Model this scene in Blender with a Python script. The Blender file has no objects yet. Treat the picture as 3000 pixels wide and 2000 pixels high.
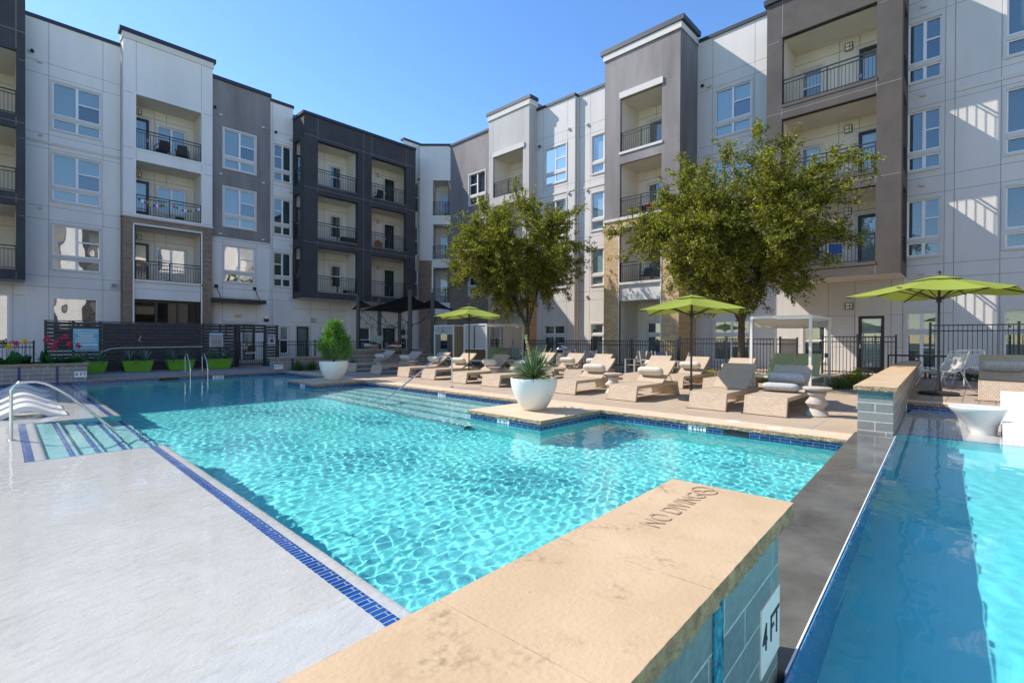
import bpy, math, random
import numpy as np
from mathutils import Vector, Matrix

# ------------------------------------------------------------------ camera, sky, sun, exposure
S = bpy.context.scene
COL = S.collection
R = math.radians
cam = bpy.data.cameras.new("Camera"); cam_o = bpy.data.objects.new("Camera", cam); COL.objects.link(cam_o); S.camera = cam_o
cam.sensor_width = 36; cam.lens = 1431 / 3000 * 36; cam.clip_start = 0.05; cam.clip_end = 900
_th, _pi, _ro = R(43.75), R(-0.28), R(0.26)
_fw = Vector((math.cos(_th), math.sin(_th), 0)); _rt = Vector((math.sin(_th), -math.cos(_th), 0)); _up = Vector((0, 0, 1))
_F = _fw * math.cos(_pi) + _up * math.sin(_pi); _U = _rt.cross(_F)
_R = _rt * math.cos(_ro) + _U * math.sin(_ro); _U2 = -_rt * math.sin(_ro) + _U * math.cos(_ro)
_m = Matrix((_R, _U2, -_F)).transposed().to_4x4(); _m.translation = (0, 0, 1.45); cam_o.matrix_world = _m

SUN_DIR = Vector((0.53, -1.0, -1.08)).normalized()
SUN_EL = math.asin(-SUN_DIR.z)
world = bpy.data.worlds.new("World"); S.world = world; world.use_nodes = True
_nt = world.node_tree
sky = _nt.nodes.new('ShaderNodeTexSky'); sky.sky_type = 'NISHITA'; sky.sun_disc = False
sky.sun_elevation = SUN_EL; sky.sun_rotation = math.atan2(-SUN_DIR.x, -SUN_DIR.y)
sky.air_density = 1.0; sky.dust_density = 0.15; sky.ozone_density = 2.2; sky.altitude = 100
_hs = _nt.nodes.new('ShaderNodeHueSaturation'); _hs.inputs['Hue'].default_value = 0.505; _hs.inputs['Saturation'].default_value = 1.2; _hs.inputs['Value'].default_value = 0.86
_nt.links.new(sky.outputs[0], _hs.inputs['Color']); _nt.links.new(_hs.outputs[0], _nt.nodes['Background'].inputs[0]); _nt.nodes['Background'].inputs[1].default_value = 0.15
sun = bpy.data.lights.new("Sun", 'SUN'); sun.energy = 3.2; sun.angle = R(0.5); sun.color = (1.0, 0.94, 0.84)
sun_o = bpy.data.objects.new("Sun", sun); COL.objects.link(sun_o); sun_o.rotation_euler = SUN_DIR.to_track_quat('-Z', 'Y').to_euler()
sun.cycles.is_caustics_light = True
S.view_settings.view_transform = 'Standard'; S.view_settings.look = 'None'; S.view_settings.exposure = 1.1; S.view_settings.gamma = 1.0
S.cycles.caustics_refractive = True; S.cycles.caustics_reflective = False; S.cycles.max_bounces = 10; S.cycles.transparent_max_bounces = 24
S.cycles.transmission_bounces = 8; S.cycles.diffuse_bounces = 6; S.cycles.sample_clamp_indirect = 6; S.cycles.blur_glossy = 0.5

# ------------------------------------------------------------------ materials
def _new(name):
    m = bpy.data.materials.new(name); m.use_nodes = True
    nt = m.node_tree; return m, nt, nt.nodes, nt.links, nt.nodes['Principled BSDF']

def M(name, col, rough=0.7, var=0.0, scale=3.0, bump=0.0, bscale=60.0, metal=0.0, spec=0.5, col2=None, mix_scale=None, streak=False, coat=0.0):
    m, nt, N, L, b = _new(name)
    b.inputs['Base Color'].default_value = (*col, 1); b.inputs['Roughness'].default_value = rough
    b.inputs['Metallic'].default_value = metal; b.inputs['Specular IOR Level'].default_value = spec; b.inputs['Coat Weight'].default_value = coat
    if var or bump or col2:
        tc = N.new('ShaderNodeTexCoord')
    if var or col2:
        src = tc.outputs['Object']
        if streak:
            mp = N.new('ShaderNodeMapping'); mp.inputs['Scale'].default_value = (1, 1, 0.22); L.new(src, mp.inputs[0]); src = mp.outputs[0]
        n = N.new('ShaderNodeTexNoise'); n.inputs['Scale'].default_value = mix_scale or scale; n.inputs['Detail'].default_value = 7; n.inputs['Roughness'].default_value = 0.6
        L.new(src, n.inputs['Vector'])
        r = N.new('ShaderNodeValToRGB'); e = r.color_ramp.elements
        e[0].position, e[1].position = 0.33, 0.67
        c2 = col2 or tuple(min(1, c * (1 + var)) for c in col); c1 = col if col2 else tuple(c * (1 - var) for c in col)
        e[0].color = (*c1, 1); e[1].color = (*c2, 1)
        L.new(n.outputs[0], r.inputs[0]); L.new(r.outputs[0], b.inputs['Base Color'])
    if bump:
        n2 = N.new('ShaderNodeTexNoise'); n2.inputs['Scale'].default_value = bscale; n2.inputs['Detail'].default_value = 4
        L.new(tc.outputs['Object'], n2.inputs['Vector'])
        bp = N.new('ShaderNodeBump'); bp.inputs['Strength'].default_value = bump; bp.inputs['Distance'].default_value = 0.02
        L.new(n2.outputs[0], bp.inputs['Height']); L.new(bp.outputs[0], b.inputs['Normal'])
    return m

def BRICK(name, c1, c2, mortar, w, h, ms, rough=0.7, offset=0.5, bump=0.4, var=0.15, freq=2, squash=1.0, sqf=2, spec=0.5, vs=9.0):
    m, nt, N, L, b = _new(name)
    tc = N.new('ShaderNodeTexCoord')
    t = N.new('ShaderNodeTexBrick'); t.inputs['Scale'].default_value = 1.0; t.inputs['Brick Width'].default_value = w; t.inputs['Row Height'].default_value = h
    t.inputs['Mortar Size'].default_value = ms; t.inputs['Mortar Smooth'].default_value = 0.1; t.offset = offset; t.offset_frequency = freq; t.squash = squash; t.squash_frequency = sqf
    t.inputs['Color1'].default_value = (*c1, 1); t.inputs['Color2'].default_value = (*c2, 1); t.inputs['Mortar'].default_value = (*mortar, 1)
    L.new(tc.outputs['UV'], t.inputs['Vector'])
    n = N.new('ShaderNodeTexNoise'); n.inputs['Scale'].default_value = vs; n.inputs['Detail'].default_value = 6; L.new(tc.outputs['Object'], n.inputs['Vector'])
    mr = N.new('ShaderNodeMapRange'); mr.inputs['From Min'].default_value = 0.3; mr.inputs['From Max'].default_value = 0.7; mr.inputs['To Min'].default_value = 1 - var; mr.inputs['To Max'].default_value = 1 + var
    L.new(n.outputs[0], mr.inputs[0])
    mx = N.new('ShaderNodeMix'); mx.data_type = 'RGBA'; mx.blend_type = 'MULTIPLY'; mx.inputs[0].default_value = 1
    L.new(t.outputs['Color'], mx.inputs[6]); L.new(mr.outputs[0], mx.inputs[7]); L.new(mx.outputs[2], b.inputs['Base Color'])
    b.inputs['Roughness'].default_value = rough; b.inputs['Specular IOR Level'].default_value = spec
    if bump:
        bp = N.new('ShaderNodeBump'); bp.inputs['Strength'].default_value = bump; bp.inputs['Distance'].default_value = 0.01; bp.invert = True
        L.new(t.outputs['Fac'], bp.inputs['Height']); L.new(bp.outputs[0], b.inputs['Normal'])
    return m

def FOLIAGE(name, dark, light, young=None, transl=0.35, rough=0.45):
    m, nt, N, L, b = _new(name)
    g = N.new('ShaderNodeNewGeometry'); r = N.new('ShaderNodeValToRGB'); e = r.color_ramp.elements
    e[0].color = (*dark, 1); e[1].color = (*light, 1); e[1].position = 0.8
    if young:
        x = e.new(1.0); x.color = (*young, 1)
    L.new(g.outputs['Random Per Island'], r.inputs[0]); L.new(r.outputs[0], b.inputs['Base Color'])
    b.inputs['Roughness'].default_value = rough; b.inputs['Specular IOR Level'].default_value = 0.4
    t = N.new('ShaderNodeBsdfTranslucent'); ml = N.new('ShaderNodeMix'); ml.data_type = 'RGBA'; ml.blend_type = 'MULTIPLY'; ml.inputs[0].default_value = 1; ml.inputs[7].default_value = (1.6, 1.7, 0.6, 1)
    L.new(r.outputs[0], ml.inputs[6]); L.new(ml.outputs[2], t.inputs[0])
    mix = N.new('ShaderNodeMixShader'); mix.inputs[0].default_value = transl
    L.new(b.outputs[0], mix.inputs[1]); L.new(t.outputs[0], mix.inputs[2]); L.new(mix.outputs[0], N['Material Output'].inputs[0])
    return m

def GLASS(name, tint=(0.72, 0.86, 0.88), base=0.10, edge=0.75, wav=0.0, rough=0.0):
    m, nt, N, L, b = _new(name); N.remove(b)
    tr = N.new('ShaderNodeBsdfTransparent'); tr.inputs[0].default_value = (*tint, 1)
    gl = N.new('ShaderNodeBsdfGlossy'); gl.inputs['Roughness'].default_value = rough
    fr = N.new('ShaderNodeLayerWeight'); fr.inputs['Blend'].default_value = 0.35
    mr = N.new('ShaderNodeMapRange'); mr.inputs['To Min'].default_value = base; mr.inputs['To Max'].default_value = edge
    L.new(fr.outputs['Fresnel'], mr.inputs[0]); mix = N.new('ShaderNodeMixShader')
    L.new(mr.outputs[0], mix.inputs[0]); L.new(tr.outputs[0], mix.inputs[1]); L.new(gl.outputs[0], mix.inputs[2]); L.new(mix.outputs[0], N['Material Output'].inputs[0])
    if wav:
        tc = N.new('ShaderNodeTexCoord'); n = N.new('ShaderNodeTexNoise'); n.inputs['Scale'].default_value = 1.1; n.inputs['Detail'].default_value = 1
        L.new(tc.outputs['Object'], n.inputs['Vector']); bp = N.new('ShaderNodeBump'); bp.inputs['Strength'].default_value = wav; bp.inputs['Distance'].default_value = 0.05
        L.new(n.outputs[0], bp.inputs['Height']); L.new(bp.outputs[0], gl.inputs['Normal'])
    return m

def STRIPES(name, c1, c2, pitch, rough=0.6):   # horizontal slats of a closed blind (the blind's own pattern)
    m, nt, N, L, b = _new(name)
    tc = N.new('ShaderNodeTexCoord'); w = N.new('ShaderNodeTexWave'); w.bands_direction = 'Y'; w.inputs['Scale'].default_value = 0.314 / pitch
    L.new(tc.outputs['UV'], w.inputs['Vector']); r = N.new('ShaderNodeValToRGB'); r.color_ramp.elements[0].position = 0.35; r.color_ramp.elements[1].position = 0.6
    r.color_ramp.elements[0].color = (*c1, 1); r.color_ramp.elements[1].color = (*c2, 1)
    L.new(w.outputs[0], r.inputs[0]); L.new(r.outputs[0], b.inputs['Base Color']); b.inputs['Roughness'].default_value = rough
    return m

def SHEER(name, col, alpha, rough=0.7):   # woven mesh fabric one can see through
    m, nt, N, L, b = _new(name); b.inputs['Base Color'].default_value = (*col, 1); b.inputs['Roughness'].default_value = rough
    tr = N.new('ShaderNodeBsdfTransparent'); mix = N.new('ShaderNodeMixShader'); mix.inputs[0].default_value = alpha
    L.new(tr.outputs[0], mix.inputs[1]); L.new(b.outputs[0], mix.inputs[2]); L.new(mix.outputs[0], N['Material Output'].inputs[0])
    return m

def FABRIC(name, col, transl=0.3):
    m, nt, N, L, b = _new(name); b.inputs['Base Color'].default_value = (*col, 1); b.inputs['Roughness'].default_value = 0.85; b.inputs['Specular IOR Level'].default_value = 0.2
    t = N.new('ShaderNodeBsdfTranslucent'); t.inputs[0].default_value = (*col, 1); mix = N.new('ShaderNodeMixShader'); mix.inputs[0].default_value = transl
    L.new(b.outputs[0], mix.inputs[1]); L.new(t.outputs[0], mix.inputs[2]); L.new(mix.outputs[0], N['Material Output'].inputs[0])
    return m

def LAMP(name, col, st):
    m, nt, N, L, b = _new(name); b.inputs['Base Color'].default_value = (*col, 1); b.inputs['Emission Color'].default_value = (*col, 1); b.inputs['Emission Strength'].default_value = st
    return m

W = {}
W['white'] = M('stucco_white', (0.74, 0.705, 0.66), 0.9, 0.08, 0.55, 0.3, 60, streak=True)
W['offwhite'] = M('stucco_offwhite', (0.62, 0.585, 0.545), 0.9, 0.09, 0.5, 0.3, 60, streak=True)
W['beige'] = M('stucco_beige_grey', (0.48, 0.45, 0.42), 0.9, 0.12, 0.6, 0.3, 60, streak=True)
W['grey'] = M('stucco_grey', (0.235, 0.21, 0.20), 0.9, 0.26, 0.8, 0.35, 70, streak=True)
W['char'] = M('stucco_charcoal', (0.052, 0.050, 0.053), 0.85, 0.22, 0.9, 0.3, 80)
W['taupe'] = M('stucco_taupe', (0.092, 0.079, 0.070), 0.9, 0.16, 0.9, 0.5, 55)
W['cream'] = M('stucco_cream', (0.72, 0.67, 0.57), 0.9, 0.04, 1.2, 0.2, 90)
W['trim'] = M('stucco_trim', (0.62, 0.58, 0.53), 0.85, 0.03, 2, 0.1, 90)
W['vinyl'] = M('white_vinyl', (0.80, 0.79, 0.78), 0.45)
W['joint'] = M('panel_joint', (0.27, 0.26, 0.25), 0.9)
W['coping'] = M('dark_metal_coping', (0.030, 0.032, 0.042), 0.45, metal=0.3)
W['black'] = M('black_metal', (0.018, 0.018, 0.020), 0.42)
W['bronze'] = M('bronze_metal', (0.045, 0.036, 0.030), 0.45)
W['steel'] = M('stainless_steel', (0.62, 0.61, 0.58), 0.16, metal=1.0)
W['brush'] = M('brushed_steel', (0.55, 0.54, 0.52), 0.34, metal=1.0)
W['tanbrick'] = BRICK('tan_brick', (0.50, 0.335, 0.17), (0.60, 0.42, 0.235), (0.44, 0.32, 0.19), 0.42, 0.12, 0.006, 0.85, bump=0.6, var=0.16)
W['shadebrick'] = BRICK('shaded_tan_brick', (0.235, 0.165, 0.115), (0.30, 0.215, 0.15), (0.20, 0.155, 0.12), 0.42, 0.12, 0.006, 0.85, bump=0.6, var=0.16)  # same tan brick, with the shade of these facades put into a darker colour
W['glass'] = GLASS('window_glass', base=0.16)
W['glassd'] = GLASS('dark_storefront_glass', base=0.025, edge=0.3, tint=(.4, .35, .3))
W['glassr'] = GLASS('window_glass_reflective', base=0.5, edge=0.9, wav=0.22, tint=(.6, .7, .7))
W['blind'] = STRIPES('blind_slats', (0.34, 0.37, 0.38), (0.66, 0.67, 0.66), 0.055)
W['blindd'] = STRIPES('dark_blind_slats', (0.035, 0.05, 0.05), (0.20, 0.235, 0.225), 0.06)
W['screen'] = SHEER('insect_screen_mesh', (0.03, 0.04, 0.06), 0.62)
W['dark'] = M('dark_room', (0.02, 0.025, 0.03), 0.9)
W['lampg'] = M('frosted_lamp_glass', (0.82, 0.78, 0.70), 0.35)
W['concrete'] = M('tan_concrete', (0.40, 0.305, 0.215), 0.85, 0.10, 0.8, 0.12, 120)
W['stone'] = M('limestone_coping', (0.60, 0.455, 0.315), 0.8, 0.10, 2.2, 0.25, 60)
W['rock'] = M('rough_stone_edge', (0.36, 0.255, 0.15), 0.95, 0.38, 22, 0.9, 45)
W['greydeck'] = BRICK('grey_pavers', (0.30, 0.27, 0.25), (0.36, 0.32, 0.29), (0.2, 0.18, 0.17), 0.3, 0.15, 0.006, 0.9, var=0.12)
W['pavers'] = BRICK('brown_pavers', (0.36, 0.26, 0.19), (0.27, 0.225, 0.20), (0.13, 0.11, 0.09), 0.36, 0.24, 0.008, 0.85, var=0.25, vs=2.5)
W['tile'] = BRICK('grey_glass_tile', (0.20, 0.195, 0.18), (0.26, 0.25, 0.23), (0.62, 0.61, 0.58), 0.58, 0.135, 0.005, 0.35, offset=0.37, freq=2, squash=0.6, sqf=3, bump=0.3, var=0.22, vs=60)
W['tilel'] = BRICK('blue_grey_glass_tile', (0.165, 0.20, 0.195), (0.215, 0.25, 0.24), (0.55, 0.55, 0.52), 0.58, 0.135, 0.004, 0.3, offset=0.37, freq=2, squash=0.6, sqf=3, bump=0.3, var=0.2, vs=40)
W['blue'] = BRICK('blue_pool_tile', (0.006, 0.035, 0.15), (0.01, 0.055, 0.21), (0.40, 0.45, 0.50), 0.152, 0.0508, 0.004, 0.15, bump=0.2, var=0.2, vs=6)
W['blueflat'] = BRICK('blue_edge_tile', (0.003, 0.085, 0.38), (0.005, 0.11, 0.46), (0.60, 0.64, 0.66), 0.15, 0.05, 0.0035, 0.25, bump=0.2, var=0.12, vs=6)
W['mosaic'] = BRICK('blue_mosaic_tile', (0.005, 0.10, 0.38), (0.01, 0.16, 0.50), (0.1, 0.3, 0.5), 0.025, 0.025, 0.002, 0.2, offset=0, bump=0.2, var=0.3, vs=50)
W['mosaicd'] = BRICK('deep_blue_mosaic', (0.006, 0.02, 0.12), (0.012, 0.04, 0.20), (0.05, 0.09, 0.2), 0.025, 0.025, 0.002, 0.2, offset=0, bump=0.2, var=0.3, vs=50)
W['teal'] = M('teal_glass_tile', (0.03, 0.13, 0.13), 0.12)
W['stampink'] = M('worn_stamp_ink', (0.25, 0.18, 0.115), 0.8, col2=(0.56, 0.41, 0.265), mix_scale=16)
W['fleck'] = M('flecked_blue_tile', (0.004, 0.035, 0.10), 0.2, col2=(0.05, 0.42, 0.55), mix_scale=26)
W['plaster'] = M('aqua_pool_plaster', (0.18, 0.87, 0.87), 0.9, 0.05, 2)
W['plasters'] = M('spa_pool_plaster', (0.16, 0.90, 0.94), 0.9, 0.05, 2)
W['shelf'] = M('white_pool_plaster', (0.81, 0.78, 0.725), 0.85, 0.06, 2.2, 0.3, 45)
W['step'] = M('pale_aqua_plaster', (0.40, 0.79, 0.78), 0.9, 0.03, 2)
W['weir'] = M('wet_dark_slate', (0.125, 0.122, 0.11), 0.09, 0.3, 2.5, 0.06, 14, spec=0.5)
W['bowl'] = M('white_fibreglass', (0.74, 0.74, 0.70), 0.32, 0.015, 3)
W['soil'] = M('dark_soil', (0.05, 0.038, 0.028), 0.95, 0.4, 30, 0.8, 60)
W['gravel'] = M('river_gravel', (0.24, 0.20, 0.165), 0.95, 0.5, 55, 1.0, 60)
W['grass'] = M('dry_lawn', (0.10, 0.11, 0.05), 0.95, 0.3, 8, 0.5, 50)
W['green'] = M('lime_green_planter', (0.135, 0.37, 0.022), 0.5, 0.04, 4)
W['fence'] = M('charcoal_boards', (0.034, 0.035, 0.043), 0.55, 0.35, 6, 0.2, 40)
W['umb'] = FABRIC('lime_canvas', (0.27, 0.325, 0.055), 0.22)
W['sail'] = SHEER('black_shade_cloth', (0.012, 0.014, 0.018), 0.96)
W['wicker'] = BRICK('woven_wicker', (0.61, 0.475, 0.345), (0.53, 0.405, 0.285), (0.34, 0.25, 0.17), 0.052, 0.040, 0.0035, 0.7, bump=0.6, var=0.05, vs=8)
W['sling'] = BRICK('woven_sling', (0.57, 0.445, 0.32), (0.52, 0.40, 0.285), (0.41, 0.31, 0.215), 0.02, 0.012, 0.0015, 0.75, bump=0.5, var=0.08, vs=14)
W['pillow'] = M('cream_outdoor_cushion', (0.60, 0.53, 0.43), 0.9, 0.07, 24, 0.2, 80)
W['pillowp'] = M('grey_patterned_cushion', (0.30, 0.30, 0.31), 0.9, col2=(0.50, 0.49, 0.47), mix_scale=24)
W['cast'] = M('cast_grey_stone', (0.44, 0.385, 0.33), 0.8, 0.10, 9, 0.2, 60)
W['taupemetal'] = M('taupe_powdercoat', (0.50, 0.46, 0.40), 0.45)
W['whitemetal'] = M('cream_powdercoat', (0.74, 0.71, 0.64), 0.4)
W['shade'] = FABRIC('cream_shade_fabric', (0.60, 0.57, 0.52), 0.35)
W['tanshade'] = FABRIC('tan_shade_fabric', (0.42, 0.33, 0.22), 0.4)
W['greensling'] = FABRIC('pale_green_sling', (0.36, 0.42, 0.22), 0.2)
W['mesh'] = SHEER('pale_cord_mesh', (0.50, 0.48, 0.42), 0.72)
W['plastic'] = M('white_moulded_plastic', (0.70, 0.70, 0.68), 0.3)
W['slat'] = M('weathered_slat', (0.26, 0.22, 0.18), 0.6, 0.1, 8)
W['navy'] = M('navy_slat', (0.03, 0.045, 0.11), 0.5)
W['bark'] = M('tree_bark', (0.10, 0.075, 0.055), 0.95, 0.4, 14, 1.0, 30)
W['leaf'] = FOLIAGE('oak_leaves', (0.045, 0.058, 0.010), (0.235, 0.235, 0.028), (0.42, 0.38, 0.04), 0.42)
W['cyp'] = FOLIAGE('cypress_leaves', (0.03, 0.10, 0.03), (0.14, 0.31, 0.06), (0.30, 0.44, 0.08), 0.4)
W['yucca'] = FOLIAGE('yucca_blade', (0.02, 0.085, 0.045), (0.04, 0.125, 0.07), None, 0.2, 0.35)
W['yuccae'] = M('yucca_cream_edge', (0.48, 0.45, 0.20), 0.5)
W['agave'] = FOLIAGE('agave_blade', (0.06, 0.12, 0.085), (0.14, 0.22, 0.16), (0.45, 0.50, 0.38), 0.15, 0.4)
W['shrubg'] = FOLIAGE('shrub_leaves', (0.03, 0.075, 0.015), (0.10, 0.17, 0.03), None, 0.35)
W['shruby'] = FOLIAGE('golden_shrub_leaves', (0.12, 0.17, 0.012), (0.36, 0.38, 0.03), (0.30, 0.10, 0.06), 0.4)
W['canna'] = FOLIAGE('canna_leaves', (0.012, 0.055, 0.018), (0.03, 0.12, 0.035), None, 0.25, 0.35)
W['pink'] = FOLIAGE('pink_petals', (0.55, 0.02, 0.10), (0.75, 0.06, 0.18), None, 0.4)
W['yellow'] = FOLIAGE('yellow_petals', (0.75, 0.45, 0.01), (0.85, 0.65, 0.03), None, 0.4)
W['ink'] = M('black_paint', (0.012, 0.012, 0.014), 0.5)
W['signblue'] = M('sign_blue', (0.14, 0.42, 0.55), 0.45)
W['signgrey'] = M('sign_grey', (0.45, 0.44, 0.44), 0.5)
W['signmint'] = M('sign_mint', (0.28, 0.45, 0.38), 0.5)
W['paint'] = M('white_paint', (0.80, 0.80, 0.79), 0.5)
W['red'] = M('red_paint', (0.45, 0.02, 0.015), 0.45)
W['exit'] = M('exit_sign_face', (0.72, 0.66, 0.42), 0.4)
W['bluep'] = M('blue_plastic', (0.02, 0.16, 0.55), 0.4)
W['bulb'] = LAMP('warm_bulb', (1.0, 0.75, 0.4), 0.6)
W['terra'] = M('terracotta', (0.30, 0.13, 0.06), 0.8)

# ------------------------------------------------------------------ mesh helpers
def box_uv(me):
    n = len(me.polygons); nl = len(me.loops)
    if not n: return
    co = np.empty(len(me.vertices) * 3, np.float32); me.vertices.foreach_get('co', co); co = co.reshape(-1, 3)
    no = np.empty(n * 3, np.float32); me.polygons.foreach_get('normal', no); no = np.abs(no.reshape(-1, 3))
    tot = np.empty(n, np.int32); me.polygons.foreach_get('loop_total', tot); vi = np.empty(nl, np.int32); me.loops.foreach_get('vertex_index', vi)
    ax = np.repeat(np.argmax(no + np.array([0, 0, 1e-4]), 1), tot); c = co[vi]
    uv = np.empty((nl, 2), np.float32)
    uv[:, 0] = np.where(ax == 0, c[:, 1], c[:, 0]); uv[:, 1] = np.where(ax == 2, c[:, 1], c[:, 2])
    me.uv_layers.new(name='UVMap').data.foreach_set('uv', uv.ravel())

def link_mesh(name, v, f, mats, mi=None, parent=None, smooth=None, caustic=False, uv=True):
    me = bpy.data.meshes.new(name); me.from_pydata(v, [], f)
    for m in (mats if isinstance(mats, (list, tuple)) else [mats]): me.materials.append(W[m])
    if mi is not None: me.polygons.foreach_set('material_index', mi)
    if uv: box_uv(me)
    if smooth is not None:
        me.polygons.foreach_set('use_smooth', [True] * len(me.polygons)); me.set_sharp_from_angle(angle=R(smooth))
    o = bpy.data.objects.new(name, me); COL.objects.link(o)
    if parent is not None: o.parent = parent
    if caustic: o.cycles.is_caustics_receiver = True
    return o

class MB:
    def __init__(s): s.v = []; s.f = []; s.m = []
    def poly(s, pts, m=0):
        k = len(s.v); s.v += [tuple(p) for p in pts]; s.f.append(tuple(range(k, k + len(pts)))); s.m.append(m); return s
    def hexa(s, p, m=0):   # p: 4 bottom, 4 top
        k = len(s.v); s.v += [tuple(q) for q in p]
        for a in ((3, 2, 1, 0), (4, 5, 6, 7), (0, 1, 5, 4), (1, 2, 6, 5), (2, 3, 7, 6), (3, 0, 4, 7)): s.f.append(tuple(k + i for i in a)); s.m.append(m)
        return s
    def box(s, x0, x1, y0, y1, z0, z1, m=0):
        return s.hexa([(x0, y0, z0), (x1, y0, z0), (x1, y1, z0), (x0, y1, z0), (x0, y0, z1), (x1, y0, z1), (x1, y1, z1), (x0, y1, z1)], m)
    def bar(s, a, b, w, h, m=0, up=(0, 0, 1)):   # rectangular bar from a to b
        a, b = Vector(a), Vector(b); d = (b - a).normalized(); u = Vector(up)
        if abs(d.dot(u)) > 0.98: u = Vector((1, 0, 0))
        sx = d.cross(u).normalized() * (w / 2); sy = sx.cross(d).normalized() * (h / 2)
        return s.hexa([a - sx - sy, a + sx - sy, a + sx + sy, a - sx + sy, b - sx - sy, b + sx - sy, b + sx + sy, b - sx + sy], m)
    def prism(s, poly2, fn, t0, t1, m=0):   # poly2 in (a,b); fn(a,b,t)->xyz
        n = len(poly2); k = len(s.v)
        s.v += [tuple(fn(a, b, t0)) for a, b in poly2] + [tuple(fn(a, b, t1)) for a, b in poly2]
        s.f.append(tuple(k + i for i in range(n))[::-1]); s.f.append(tuple(k + n + i for i in range(n))); s.m += [m, m]
        for i in range(n): s.f.append((k + i, k + (i + 1) % n, k + n + (i + 1) % n, k + n + i)); s.m.append(m)
        return s
    def tube(s, pts, r, n=8, m=0, cap=True):
        pts = [Vector(p) for p in pts]; rs = r if isinstance(r, (list, tuple)) else [r] * len(pts); k0 = len(s.v)
        d0 = (pts[1] - pts[0]).normalized(); u = Vector((0, 0, 1)) if abs(d0.z) < 0.9 else Vector((1, 0, 0)); x = d0.cross(u).normalized()
        for i, p in enumerate(pts):
            d = (pts[min(i + 1, len(pts) - 1)] - pts[max(i - 1, 0)]).normalized(); x = (x - d * x.dot(d)).normalized(); y = d.cross(x)
            for j in range(n):
                a = 2 * math.pi * j / n; s.v.append(tuple(p + (x * math.cos(a) + y * math.sin(a)) * rs[i]))
        for i in range(len(pts) - 1):
            for j in range(n):
                a, b = k0 + i * n + j, k0 + i * n + (j + 1) % n; s.f.append((a, b, b + n, a + n)); s.m.append(m)
        if cap:
            s.f.append(tuple(k0 + j for j in range(n))[::-1]); s.f.append(tuple(k0 + (len(pts) - 1) * n + j for j in range(n))); s.m += [m, m]
        return s
    def lathe(s, prof, n=32, c=(0, 0, 0), m=0, off=None):
        k0 = len(s.v)
        for i, (r, z) in enumerate(prof):
            ox, oy = off[i] if off else (0, 0)
            for j in range(n):
                a = 2 * math.pi * j / n; s.v.append((c[0] + ox + r * math.cos(a), c[1] + oy + r * math.sin(a), c[2] + z))
        for i in range(len(prof) - 1):
            for j in range(n):
                a, b = k0 + i * n + j, k0 + i * n + (j + 1) % n; s.f.append((a, b, b + n, a + n)); s.m.append(m)
        s.f.append(tuple(k0 + j for j in range(n))[::-1]); s.f.append(tuple(k0 + (len(prof) - 1) * n + j for j in range(n))); s.m += [m, m]
        return s
    def build(s, name, mats, parent=None, smooth=None, bevel=0, caustic=False):
        o = link_mesh(name, s.v, s.f, mats, s.m, parent, smooth, caustic)
        if bevel:
            b = o.modifiers.new('Bevel', 'BEVEL'); b.width = bevel; b.segments = 2; b.limit_method = 'ANGLE'; b.angle_limit = R(40)
        return o

def tag(o, label, cat, group=None):
    o['label'] = label; o['category'] = cat
    if group: o['group'] = group
    return o
def struct(o): o['kind'] = 'structure'; return o
def thing(name, label, cat, loc=(0, 0, 0), rz=0.0, group=None):
    o = bpy.data.objects.new(name, None); COL.objects.link(o); o.location = loc; o.rotation_euler = (0, 0, rz); o.empty_display_size = 0.2
    return tag(o, label, cat, group)
def dup(root, loc, rz, label, group=None):
    r = root.copy(); COL.objects.link(r); r.location = loc; r.rotation_euler = (0, 0, rz); r['label'] = label
    if group: r['group'] = group
    for c in root.children:
        k = c.copy(); COL.objects.link(k); k.parent = r
        for g in c.children:
            q = g.copy(); COL.objects.link(q); q.parent = k
    return r
def text(name, s, size, mat, parent, loc, rot, ext=0.002, align='CENTER', sx=1.0):
    c = bpy.data.curves.new(name, 'FONT'); c.body = s; c.size = size; c.extrude = ext; c.align_x = align; c.align_y = 'CENTER'; c.space_line = 1.0
    t = bpy.data.objects.new(name + '_tmp', c); COL.objects.link(t)
    me = bpy.data.meshes.new_from_object(t.evaluated_get(bpy.context.evaluated_depsgraph_get()))
    bpy.data.objects.remove(t); bpy.data.curves.remove(c)
    me.materials.clear(); me.materials.append(W[mat]); me.name = name
    o = bpy.data.objects.new(name, me); COL.objects.link(o); o.location = loc; o.rotation_euler = rot; o.scale = (sx, 1, 1); o.parent = parent
    return o

def leaves(name, cen, size, mat, parent, seed=0, aspect=0.45, dirs=None, droop=0.0, spread=1.0):
    """many small leaf blades, one diamond each, around the given centres"""
    g = np.random.default_rng(seed); n = len(cen); cen = np.asarray(cen, float)
    d = g.normal(size=(n, 3)) * spread
    if dirs is not None: d = d + np.asarray(dirs)
    d[:, 2] -= droop; d /= np.linalg.norm(d, axis=1)[:, None] + 1e-9
    q = g.normal(size=(n, 3)); q -= d * (q * d).sum(1)[:, None]; q /= np.linalg.norm(q, axis=1)[:, None] + 1e-9
    sz = (np.asarray(size) * g.uniform(0.65, 1.35, n))[:, None]
    nn = np.cross(d, q) * sz * 0.12
    v = np.stack([cen - d * sz * 0.5, cen + q * sz * aspect * 0.5 + nn, cen + d * sz * 0.5, cen - q * sz * aspect * 0.5 + nn], 1).reshape(-1, 3)
    f = np.arange(n * 4).reshape(-1, 4)
    return link_mesh(name, v.tolist(), f.tolist(), mat, None, parent, None, uv=False)

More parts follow.
